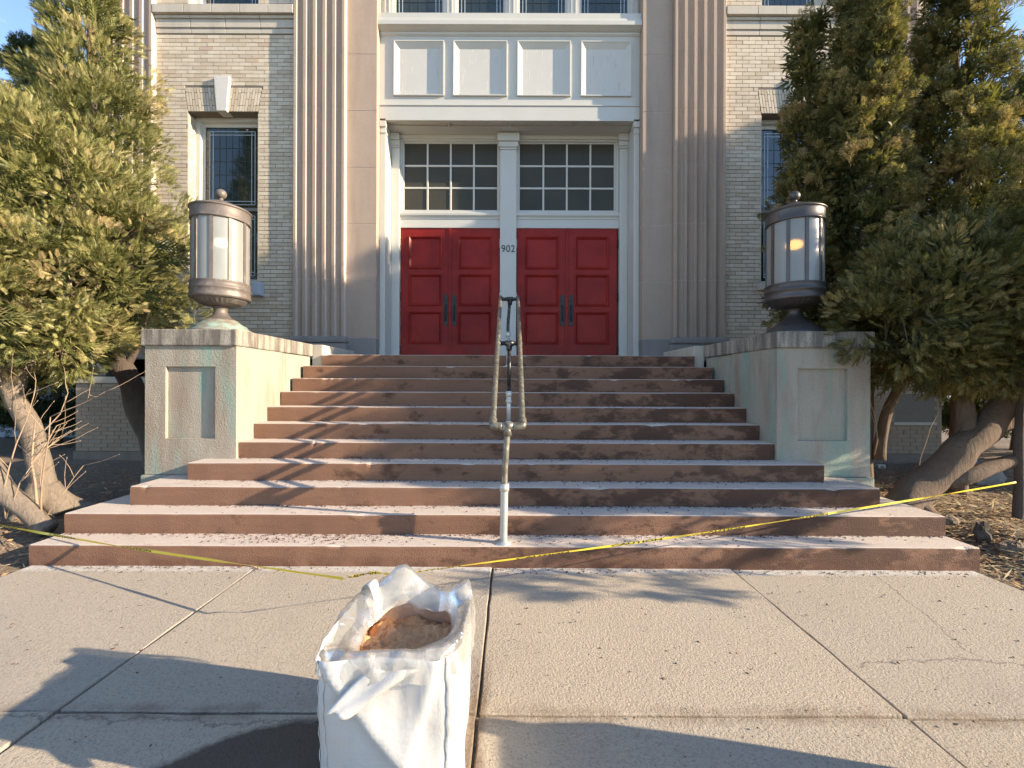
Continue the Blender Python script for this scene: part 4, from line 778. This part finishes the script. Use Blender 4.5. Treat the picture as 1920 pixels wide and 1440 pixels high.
def foliage(name, P, D, S, tint, kind, mat, parent):
    T, Fc = FR[kind]; N = len(P); D = unit(D); ref = unit(RNG.normal(size=(N, 3))); U = unit(np.cross(D, ref)); V = np.cross(D, U)
    X = P[:, None, :]+S[:, None, None]*(T[None, :, 0:1]*U[:, None, :]+T[None, :, 1:2]*V[:, None, :]+T[None, :, 2:3]*D[:, None, :])
    X = X.reshape(-1, 3).astype(np.float32); m = len(T); idx = (Fc[None]+(np.arange(N)*m)[:, None, None]).reshape(-1).astype(np.int32); nf = N*len(Fc)
    me = bpy.data.meshes.new(name); me.vertices.add(len(X)); me.vertices.foreach_set('co', X.ravel()); me.loops.add(len(idx)); me.loops.foreach_set('vertex_index', idx); me.polygons.add(nf); me.polygons.foreach_set('loop_start', np.arange(nf, dtype=np.int32)*3); me.update(calc_edges=True)
    at_ = me.attributes.new('tint', 'FLOAT', 'FACE'); tt = np.clip(np.repeat(tint, len(Fc))+RNG.normal(0, 0.17, nf), 0, 1).astype(np.float32); at_.data.foreach_set('value', tt)
    return link(name, me, mat, parent)
def clumps_to_fronds(C, N, rad, per, size, up, flat=0.75):
    "each clump: a tuft of fronds radiating from its stem side outward and up"
    P = []; D = []; S = []; T = []
    for c, n, r in zip(C, N, rad):
        k = int(per*r*r/0.0484*RNG.uniform(0.7, 1.2))+4; d = unit(RNG.normal(size=(k, 3))); d = unit(d+n*0.75)
        q = c+d*(r*RNG.uniform(0.25, 1.0, (k, 1))**0.6)*np.array([1, 1, flat]); dd = unit(d*0.7+n*0.55+np.array([0, 0, up])+RNG.normal(0, 0.28, (k, 3)))
        P.append(q); D.append(dd); S.append(RNG.uniform(0.65, 1.25, k)*size); T.append(np.clip(RNG.normal(0, 0.14, k)+(RNG.normal(0.44, 0.17) if RNG.random() > 0.07 else 0.95), 0, 1))
    return np.concatenate(P), np.concatenate(D), np.concatenate(S), np.concatenate(T)
def lobed_crown(lobes, dens, crad):
    C = []; N = []; Rr = []
    for (c, r) in lobes:
        c = np.array(c); r = np.array(r); area = 4*math.pi*((r[0]*r[1])**1.6/3+(r[0]*r[2])**1.6/3+(r[1]*r[2])**1.6/3)**(1/1.6); n = int(area*dens)
        d = unit(RNG.normal(size=(n, 3))); k = RNG.uniform(0.72, 1.12, (n, 1)); C.append(c+d*r*k); N.append(unit(d/r)); Rr.append(RNG.uniform(0.6, 1.25, n)*crad)
    C = np.concatenate(C); N = np.concatenate(N); Rr = np.concatenate(Rr)
    keep = np.ones(len(C), bool)                        # nothing grows deep inside the other lobes
    for (c, r) in lobes: keep &= np.sum(((C-np.array(c))/np.array(r))**2, axis=1) > 0.42
    keep &= np.array([mnoise.noise(Vector(p)*2.4)+0.5*mnoise.noise(Vector(p)*5.1) > -0.20 for p in C])
    return C[keep], N[keep], Rr[keep]
def column_crown(x, y, z0, z1, prof, dens, crad, lean=(0, 0)):
    C = []; N = []; Rr = []; z = z0; 
    zs = np.linspace(z0, z1, 60)
    for a, b in zip(zs[:-1], zs[1:]):
        u = ((a+b)/2-z0)/(z1-z0); r = np.interp(u, [p[0] for p in prof], [p[1] for p in prof]); n = RNG.poisson(2*math.pi*max(r, .08)*(b-a)*dens)
        th = RNG.uniform(0, 2*math.pi, n); wob = 1+0.16*np.sin(th*3+a*2.1)+0.12*np.sin(th*5-a*3.7+x); k = RNG.uniform(0.55, 1.1, n)*wob
        C.append(np.stack([x+lean[0]*u+np.cos(th)*r*k, y+lean[1]*u+np.sin(th)*r*k, RNG.uniform(a, b, n)], 1)); N.append(unit(np.stack([np.cos(th), np.sin(th), np.full(n, 0.45)], 1))); Rr.append(RNG.uniform(0.6, 1.3, n)*crad)
    C = np.concatenate(C); N = np.concatenate(N); Rr = np.concatenate(Rr); keep = np.array([mnoise.noise(Vector(p)*2.6)+0.5*mnoise.noise(Vector(p)*5.3) > -0.17 for p in C]); return C[keep], N[keep], Rr[keep]
def core_lobes(lobes, n_per):
    P = []; D = []
    for (c, r) in lobes:
        n = int(n_per*r[0]*r[1]*r[2]/0.4)+20; dd = unit(RNG.normal(size=(n, 3))); P.append(np.array(c)+dd*np.array(r)*RNG.uniform(0.35, 0.85, (n, 1))); D.append(unit(dd+RNG.normal(0, .5, (n, 3))))
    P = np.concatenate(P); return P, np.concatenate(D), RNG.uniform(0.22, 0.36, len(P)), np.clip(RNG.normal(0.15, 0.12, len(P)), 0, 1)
def core_column(x, y, z0, z1, prof, n, lean=(0, 0)):
    u = RNG.uniform(0.02, 0.93, n); r = np.interp(u, [p[0] for p in prof], [p[1] for p in prof])*RNG.uniform(0.1, 0.75, n); th = RNG.uniform(0, 6.283, n)
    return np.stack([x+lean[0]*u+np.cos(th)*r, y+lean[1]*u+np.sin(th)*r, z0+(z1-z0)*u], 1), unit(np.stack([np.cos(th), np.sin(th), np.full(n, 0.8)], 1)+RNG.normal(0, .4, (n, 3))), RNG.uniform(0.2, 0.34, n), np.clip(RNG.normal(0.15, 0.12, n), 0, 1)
def cat(*q): return tuple(np.concatenate(k) for k in zip(*q))
def limb(pts, r0, r1, seg=14, jit=0.16):
    P = smooth_pts(pts, 6); n = len(P)
    P = [p+Vector((mnoise.noise(p*2.3), mnoise.noise(p*2.3+Vector((5, 0, 0))), 0))*r0*0.35 for p in P]
    return P, [r0+(r1-r0)*k/(n-1) for k in range(n)]
def add_limb(mb, pts, r0, r1, seg=12, jit=0.1):
    P, rr = limb(pts, r0, r1); rr = [r*(1+0.07*mnoise.noise(p*5)) for r, p in zip(rr, P)]; mb.tube(P, rr, 16, 0.07); return mb

# --- left: spreading juniper with bent pale trunks
jun = thing('juniper_tree', at(90, 950, 4.5), 'sunlit olive juniper with bent pale trunk left of stairs', 'tree', 'junipers beside the stairs')
tr = MB()
add_limb(tr, [at(118, 965, 4.5), at(92, 925, 4.5), at(72, 870, 4.5), at(58, 815, 4.5), at(35, 765, 4.5), at(15, 710, 4.5), at(-10, 640, 4.5), at(0, 540, 4.6), at(40, 420, 4.7)], 0.115, 0.05)
add_limb(tr, [at(22, 745, 4.5), at(45, 690, 4.55), at(90, 620, 4.6), at(130, 520, 4.7), at(150, 380, 4.8)], 0.085, 0.03)
add_limb(tr, [at(95, 915, 4.5), at(130, 945, 4.55), at(185, 955, 4.65), at(235, 962, 4.8)], 0.09, 0.03)
add_limb(tr, [at(80, 915, 4.45), at(50, 960, 4.3), at(20, 985, 4.2)], 0.10, 0.05)
part('trunk', tr, 'pale_bark', jun, smooth=True)
t2 = MB(); add_limb(t2, [at(-120, 780, 4.0), at(-50, 855, 4.0), at(10, 925, 4.0), at(60, 972, 4.0), at(95, 998, 4.0)], 0.095, 0.075); part('leaning_stem', t2, 'pale_bark', jun, smooth=True)
lobes = [((-5.25, 4.75, 3.60), (0.75, 0.7, 0.70)), ((-4.75, 4.85, 3.30), (0.62, 0.6, 0.7)), ((-5.3, 4.3, 2.75), (0.85, 0.75, 0.75)), ((-4.62, 4.65, 2.45), (0.62, 0.6, 0.6)), ((-4.95, 4.15, 2.05), (0.6, 0.55, 0.45)), ((-4.28, 4.95, 2.65), (0.40, 0.45, 0.70)), ((-6.0, 4.9, 2.6), (0.9, 0.8, 1.3)), ((-4.55, 4.5, 1.85), (0.42, 0.42, 0.28)), ((-5.6, 4.1, 1.9), (0.6, 0.5, 0.4))]
C, N, Rr = lobed_crown(lobes, 19, 0.21); P, D, S, T = cat(clumps_to_fronds(C, N, Rr, 50, 0.088, 0.25), core_lobes(lobes, 150))
foliage('crown', P, D, S, T, 'juniper', 'juniper_leaf', jun); NF = len(P)
tw = MB()
for k in range(240):
    i = RNG.integers(len(C)); c = Vector(C[i]); n = Vector(N[i]); b = c-n*0.5+Vector((0, 0, -0.1)); tw.tube([b, b.lerp(c, 0.55)+Vector((random.uniform(-.05, .05), random.uniform(-.05, .05), 0)), c+n*0.16], [0.007, 0.004, 0.0016], 4)
tag(part('twigs', tw, 'twig', jun), kind='stuff')
# second, darker trunk leaning out from behind the pier, with its own tall crown
con = thing('conifer_tree', at(290, 890, 5.7), 'tall dense conifer with dark leaning trunk behind left pier', 'tree')
tr = MB(); add_limb(tr, [at(300, 895, 5.7), at(275, 800, 5.7), at(240, 715, 5.7), at(210, 650, 5.75), at(190, 560, 5.8), at(180, 400, 5.9), at(175, 200, 6.0), at(165, 20, 6.05)], 0.155, 0.03)
add_limb(tr, [at(212, 655, 5.75), at(190, 620, 5.6), at(150, 590, 5.4)], 0.06, 0.02); add_limb(tr, [at(232, 700, 5.7), at(262, 640, 5.75), at(285, 560, 5.8)], 0.05, 0.015); part('trunk', tr, 'dark_bark', con, smooth=True)
CP = [(0, 0.7), (0.10, 1.05), (0.25, 1.02), (0.43, 0.80), (0.65, 0.48), (0.82, 0.24), (1, 0.02)]
C, N, Rr = column_crown(-5.66, 6.0, 2.1, 7.6, CP, 30, 0.2); P, D, S, T = cat(clumps_to_fronds(C, N, Rr, 40, 0.085, 0.45), core_column(-5.66, 6.0, 2.1, 7.6, CP, 900))
C2, N2, R2 = lobed_crown([((-4.45, 5.6, 2.75), (0.38, 0.4, 0.65)), ((-4.6, 5.6, 2.15), (0.4, 0.4, 0.3))], 18, 0.2); P2, D2, S2, T2 = clumps_to_fronds(C2, N2, R2, 26, 0.11, 0.2)
foliage('crown', np.concatenate([P, P2]), np.concatenate([D, D2]), np.concatenate([S, S2]), np.concatenate([T, T2])*0.9, 'juniper', 'juniper_leaf', con); NF += len(P)+len(P2)

# --- columnar evergreens
def columnar(name, x, y, z1, prof, label, mat='arbor_leaf', group=None, z0=0.35, dens=24, crad=0.21, size=0.12, per=20, lean=(0, 0), kind='arbor', ncore=380):
    global NF
    t = thing(name, (x, y, 0.08), label, 'tree', group)
    tr = MB(); add_limb(tr, [(x, y, 0.0), (x+0.03, y, 1.0), (x+lean[0]*0.5, y+lean[1]*0.5, z1*0.55), (x+lean[0], y+lean[1], z1*0.95)], 0.10, 0.015); part('trunk', tr, 'bark', t, smooth=True)
    br = MB()
    for k in range(26):
        z = random.uniform(z0+0.2, z1*0.85); a = random.uniform(0, 6.28); r = np.interp((z-z0)/(z1-z0), [p[0] for p in prof], [p[1] for p in prof])*0.85; br.tube([(x+lean[0]*z/z1, y, z), (x+lean[0]*z/z1+math.cos(a)*r*0.5, y+math.sin(a)*r*0.5, z+0.1), (x+lean[0]*z/z1+math.cos(a)*r, y+math.sin(a)*r, z+0.35)], [0.02, 0.012, 0.004], 5)
    tag(part('branches', br, 'bark', t), kind='stuff')
    C, N, Rr = column_crown(x, y, z0, z1, prof, dens, crad, lean); P, D, S, T = cat(clumps_to_fronds(C, N, Rr, per, size, 0.75), core_column(x, y, z0, z1, prof, ncore, lean)); foliage('crown', P, D, S, T, kind, mat, t); NF += len(P); return t
G = 'arborvitae row right of stairs'
columnar('arborvitae', 3.90, 5.85, 6.42, [(0, 0.15), (0.1, 0.36), (0.35, 0.36), (0.55, 0.28), (0.8, 0.09), (0.92, 0.02), (1, 0.0)], 'slim dark arborvitae with pointed top just behind right lantern', group=G, lean=(-0.05, 0), dens=62, crad=0.13, z0=1.5, size=0.1)
columnar('arborvitae', 4.32, 5.5, 6.85, [(0, 0.25), (0.1, 0.42), (0.4, 0.38), (0.62, 0.30), (0.8, 0.25), (0.93, 0.14), (1, 0.05)], 'tall middle arborvitae between pointed one and stone pilaster strip', group=G, dens=62, crad=0.15, z0=1.5, size=0.1, ncore=700)
columnar('arborvitae', 5.46, 5.5, 6.95, [(0, 0.5), (0.1, 0.72), (0.3, 0.66), (0.5, 0.50), (0.8, 0.27), (1, 0.04)], 'broad rightmost arborvitae with yellowed foliage against the sky', group=G, dens=52, crad=0.16, z0=1.5, size=0.1, ncore=700)
columnar('spruce_tree', 10.35, 9.2, 8.3, [(0, 1.2), (0.3, 1.15), (0.6, 0.9), (0.85, 0.5), (1, 0.05)], 'dark conifer at right edge beyond the arborvitae', 'dark_leaf', dens=10, crad=0.36, size=0.22, per=8)
columnar('spruce_tree', -9.75, 9.6, 8.95, [(0, 1.3), (0.3, 1.25), (0.7, 0.75), (0.9, 0.4), (1, 0.05)], 'dark conifer top behind juniper at far left', 'dark_leaf', dens=10, crad=0.36, size=0.22, per=8)
# unseen evergreens, added out of view to shade the lower church front
for k, (x, y, z1, rr) in enumerate(((10.2, 6.55, 7.55, 0.75), (10.6, 5.75, 8.15, 0.75), (11.4, 6.3, 7.9, 0.9))):
    columnar('shade_conifer', x, y, z1, [(0, rr), (0.5, rr), (0.86, rr*0.9), (0.96, rr*0.6), (1, 0.2)], ('shortest unseen conifer, added to shade the church front', 'tallest unseen conifer, added to shade the church front', 'broadest unseen conifer behind its two neighbours, added to shade the church')[k], 'dark_leaf', 'conifers added to shade the church', dens=9, crad=0.34, size=0.26, per=9)

# --- right: dark spreading juniper over a leaning trunk
rj = thing('juniper_tree', at(1705, 955, 4.55), 'shadowed spreading juniper with thick leaning brown trunk right of stairs', 'tree', 'junipers beside the stairs')
tr = MB()
add_limb(tr, [at(1655, 985, 4.5), at(1705, 935, 4.55), at(1755, 885, 4.6), at(1800, 838, 4.6), at(1850, 800, 4.6), at(1905, 745, 4.6), at(1975, 690, 4.6), at(2060, 600, 4.7)], 0.175, 0.09)
add_limb(tr, [at(1800, 850, 4.6), at(1815, 790, 4.65), at(1808, 730, 4.7), at(1790, 640, 4.7), at(1770, 540, 4.8)], 0.10, 0.04); add_limb(tr, [at(1850, 800, 4.6), at(1890, 720, 4.7), at(1905, 640, 4.8), at(1880, 520, 4.9)], 0.08, 0.03)
add_limb(tr, [at(1770, 900, 4.55), at(1820, 885, 4.5), at(1870, 868, 4.5), at(1960, 845, 4.5), at(2080, 800, 4.5)], 0.085, 0.04); add_limb(tr, [at(1850, 805, 4.6), at(1920, 785, 4.6), at(2000, 765, 4.6)], 0.06, 0.03)
add_limb(tr, [at(1715, 945, 4.5), at(1745, 965, 4.4), at(1770, 980, 4.3)], 0.09, 0.05); add_limb(tr, [at(1650, 860, 5.4), at(1660, 780, 5.4), at(1700, 690, 5.3), at(1740, 600, 5.2)], 0.07, 0.03)
part('trunk', tr, 'bark', rj, smooth=True)
t2 = MB(); add_limb(t2, [at(1908, 975, 4.47), at(1914, 905, 4.47), at(1912, 830, 4.47), at(1917, 700, 4.5), at(1905, 560, 4.6)], 0.045, 0.03); part('upright_stem', t2, 'dark_bark', rj, smooth=True)
lobes = [((4.35, 4.55, 2.35), (0.72, 0.7, 0.5)), ((3.75, 4.45, 2.0), (0.50, 0.55, 0.33)), ((5.0, 4.6, 2.55), (0.85, 0.8, 0.55)), ((4.7, 4.35, 1.75), (0.7, 0.6, 0.35)), ((5.75, 4.4, 2.35), (0.9, 0.9, 0.75)), ((4.9, 5.1, 2.75), (0.9, 0.6, 0.5)), ((4.05, 4.5, 1.72), (0.38, 0.45, 0.22)), ((5.6, 3.75, 1.75), (0.65, 0.5, 0.5)), ((6.3, 4.6, 2.9), (0.8, 0.9, 0.7))]
C, N, Rr = lobed_crown(lobes, 19, 0.22); P, D, S, T = clumps_to_fronds(C, N, Rr, 44, 0.09, 0.15); P, D, S, T = cat((P, D, S, T), core_lobes(lobes, 170)); foliage('crown', P, D, S, T*0.85, 'juniper', 'arbor_leaf', rj); NF += len(P)
side = [((5.35, 3.45, 2.15), (0.75, 0.5, 0.62)), ((6.1, 3.35, 2.35), (0.7, 0.55, 0.7)), ((5.1, 2.95, 1.5), (0.45, 0.3, 0.22)), ((6.6, 3.9, 2.7), (0.7, 0.6, 0.6)), ((5.0, 2.30, 1.45), (0.55, 0.12, 0.08))]  # foliage lobes added out of view to cast dappled shade on steps and pavement
side += [((6.7, 4.35, 3.4), (0.75, 0.65, 0.9)), ((5.95, 3.3, 2.55), (0.7, 0.5, 0.65)), ((7.2, 3.7, 3.2), (0.7, 0.7, 0.7))]
C2, N2, R2 = lobed_crown(side, 18, 0.22); P2, D2, S2, T2 = cat(clumps_to_fronds(C2, N2, R2, 26, 0.12, 0.12), core_lobes(side[:2]+side[-3:], 60)); foliage('shade_crown', P2, D2, S2, T2, 'juniper', 'arbor_leaf', rj)
tw = MB()
for k in range(40):
    i = RNG.integers(len(C)); c = Vector(C[i]); n = Vector(N[i]); b = c-n*0.5; tw.tube([b, b.lerp(c, 0.5)+Vector((random.uniform(-.06, .06), random.uniform(-.06, .06), 0)), c+n*0.14], [0.006, 0.004, 0.0015], 5)
tag(part('twigs', tw, 'bark', rj), kind='stuff')
print('fronds', NF, 'tris', sum(len(o.data.polygons) for o in bpy.data.objects if o.type == 'MESH' and 'crown' in o.name))

# --- bare saplings
def sapling(name, base, stems, label, mat='twig', seed=1):
    rd = random.Random(seed); t = thing(name, base, label, 'shrub'); m = MB()
    def grow(p, d, l, r, dep):
        pts = [p]; q = p.copy(); dd = d.copy()
        for k in range(5):
            dd = (dd+Vector((rd.gauss(0, .13), rd.gauss(0, .13), rd.gauss(0.03, .06)))).normalized(); q = q+dd*l/5; pts.append(q.copy())
            if dep > 0 and k >= 1:
                for sgn in (1, -1):
                    if rd.random() < 0.62:
                        ax = dd.orthogonal().normalized(); ax.rotate(Matrix.Rotation(rd.uniform(0, 6.28), 3, dd)); grow(q.copy(), (dd*0.75+ax*0.75).normalized(), l*rd.uniform(0.35, 0.6), r*0.5, dep-1)
        n = len(pts); m.tube(pts, [r*0.72*(1-0.6*k/(n-1)) for k in range(n)], 6)
        if dep == 0: m.tube([pts[-1], pts[-1]+dd*0.012], [0.0045, 0.002], 5)
    for (d, l, r, dep) in stems: grow(Vector(base), Vector(d).normalized(), l, r, dep)
    part('stems', m, mat, t, smooth=True); return t
sb = at(80, 985, 4.05)
sapling('bare_sapling', sb, [((-0.35, 0, 1), 0.95, 0.020, 2), ((0.25, 0.05, 1), 1.05, 0.013, 2), ((-0.75, 0.1, 0.7), 0.7, 0.010, 1), ((0.6, -0.1, 0.8), 0.62, 0.008, 1)], 'pale leafless sapling with budding twigs by left juniper trunk', seed=4)
sapling('bare_sapling', at(12, 975, 3.95), [((-0.05, 0, 1), 1.1, 0.011, 2), ((0.3, 0, 1), 0.8, 0.008, 1)], 'thin leafless sapling at the left edge near tape', seed=9)
sapling('bare_sapling', at(1722, 920, 4.9), [((0.12, 0, 1), 0.95, 0.011, 0)], 'single straight leafless shoot in front of basement grille', seed=3)
sapling('bare_sapling', at(1640, 850, 5.0), [((0.25, 0, 1), 0.85, 0.012, 1)], 'leafless shoot growing beside the right pier', seed=5)

# --- leaf litter, straw, roots, stones
lt = MB(); st = MB()
def litter(x, y, s, mb, long=1.0):
    z = soil_h(x, y)+0.008; a = random.uniform(0, 6.28); u = Vector((math.cos(a), math.sin(a), random.uniform(-.3, .3)))*s*long; w = Vector((-math.sin(a), math.cos(a), random.uniform(-.4, .4)))*s*(0.55 if long == 1.0 else 0.10); p = Vector((x, y, z+random.uniform(0, .02)))
    mb.quad(p-u-w*0.3, p-w, p+u, p+w)
for k in range(15000):
    x = random.uniform(3.63, 8.5) if random.random() < .72 else random.uniform(-8.5, -3.75); y = random.triangular(2.2, 8, 3.6)
    if 3.4 < y < 7.6 and abs(x-XC) < 3.72: continue
    litter(x, y, random.uniform(.010, .028), lt)
for k in range(5200):
    x = random.uniform(3.62, 7.5) if random.random() < .85 else random.uniform(-7, -3.75); litter(x, random.triangular(2.2, 6.5, 3.3), random.uniform(.02, .07), st, 1.6)
tag(part('leaf_litter', lt, 'litter', None), 'dry brown leaf litter covering soil beside the stairs', 'leaf litter', kind='stuff'); tag(part('dry_straw', st, 'straw', None), 'dry pale grass straw strewn over the soil', 'straw', kind='stuff')
def rock(name, c, r, mat, label, cat, seed, sq_=0.35):
    m = MB(); n1, n2 = 10, 14
    for j in range(n1+1):
        th = math.pi*j/n1
        for k in range(n2):
            ph = 2*math.pi*k/n2; d = Vector((math.sin(th)*math.cos(ph), math.sin(th)*math.sin(ph), math.cos(th))); f = 1+sq_*mnoise.noise(d*1.6+Vector((seed, 0, 0)))+0.15*mnoise.noise(d*4+Vector((seed, 3, 0))); m.v.append((c[0]+d.x*r[0]*f, c[1]+d.y*r[1]*f, c[2]+d.z*r[2]*f))
    m.f = [(j*n2+k, j*n2+(k+1) % n2, (j+1)*n2+(k+1) % n2, (j+1)*n2+k) for j in range(n1) for k in range(n2)]
    return tag(part(name, m, mat, None, smooth=False), label, cat)
q = at(1882, 905, 5.6); rock('boulder', (q.x+0.2, 6.1, 0.18), (0.30, 0.22, 0.26), 'grey_stone', 'pale grey boulder behind thin trunk at right edge', 'boulder', 2.0, 0.25)
q = at(1842, 985, 3.95); rock('tree_stump', (q.x, q.y, 0.12), (0.055, 0.05, 0.095), 'dark_bark', 'small broken dark stump in straw right of lower steps', 'stump', 5.0, 0.7)
q = at(1890, 1035, 3.75); rock('soil_clod', (q.x+0.08, q.y, 0.05), (0.14, 0.10, 0.06), 'soil', 'low dark clod of soil at right edge by the bottom step', 'clod', 7.0, 0.4)
q = at(1778, 962, 4.25); rock('stone', (q.x, q.y, 0.14), (0.09, 0.07, 0.05), 'soil', 'small brown stone against foot of right leaning trunk', 'stone', 11.0)

# ------------------------------------------------------------------ beyond: neighbour house, far car, low wall
nh = thing('neighbour_house', (-13, 12.5, 0), 'blue grey sided house in deep shade behind left trees', 'house')
part('wall', MB().box(-18, -8.6, 10.8, 18, -0.1, 4.2), 'siding', nh)
for k in range(14): part('siding_board', MB().prism_x([(10.799, 0.1+0.29*k), (10.76, 0.1+0.29*k), (10.785, 0.37+0.29*k), (10.799, 0.37+0.29*k)], -18, -8.61), 'siding', nh)
part('roof', MB().prism_x([(10.4, 4.2), (14.4, 6.3), (18.4, 4.2)], -18.3, -8.3), 'roof', nh)
w = part('window', MB().rings([(-11.4, -10.2, 1.2, 2.9, 10.80), (-11.4, -10.2, 1.2, 2.9, 10.72), (-11.3, -10.3, 1.3, 2.8, 10.72), (-11.3, -10.3, 1.3, 2.8, 10.79)]), 'white', nh); part('pane', MB().box(-11.31, -10.29, 10.76, 10.77, 1.29, 2.81), 'glass', w)
car = thing('parked_car', (19.6, 20.5, 0), 'silver car parked far off beyond the right trunk', 'car')
pr = [(-2.15, 0.35), (-2.2, 0.65), (-2.05, 0.85), (-1.2, 0.95), (-0.55, 1.38), (0.75, 1.42), (1.55, 0.98), (2.1, 0.9), (2.2, 0.6), (2.15, 0.32)]
part('body', MB().prism_y([(19.6+x, z) for x, z in pr], 19.6, 21.4), 'car', car, bevel=0.06)
part('side_window', MB().prism_y([(19.6+x, z) for x, z in [(-0.98, 0.98), (-0.48, 1.31), (0.68, 1.34), (1.3, 0.99)]], 19.585, 19.599), 'lglass', car)
part('windscreen', MB().quad((18.42, 19.75, 0.98), (18.42, 21.25, 0.98), (19.02, 21.15, 1.37), (19.02, 19.85, 1.37)), 'lglass', car)
for dx in (-1.35, 1.35):
    for yy in (19.58, 21.2):
        wh = part('wheel', MB().tube([(19.6+dx, yy, 0.31), (19.6+dx, yy+0.22, 0.31)], 0.31, 20), 'rubber', car); part('rim', MB().tube([(19.6+dx, yy-0.004, 0.31), (19.6+dx, yy+0.05, 0.31)], 0.19, 14), 'galv', wh)
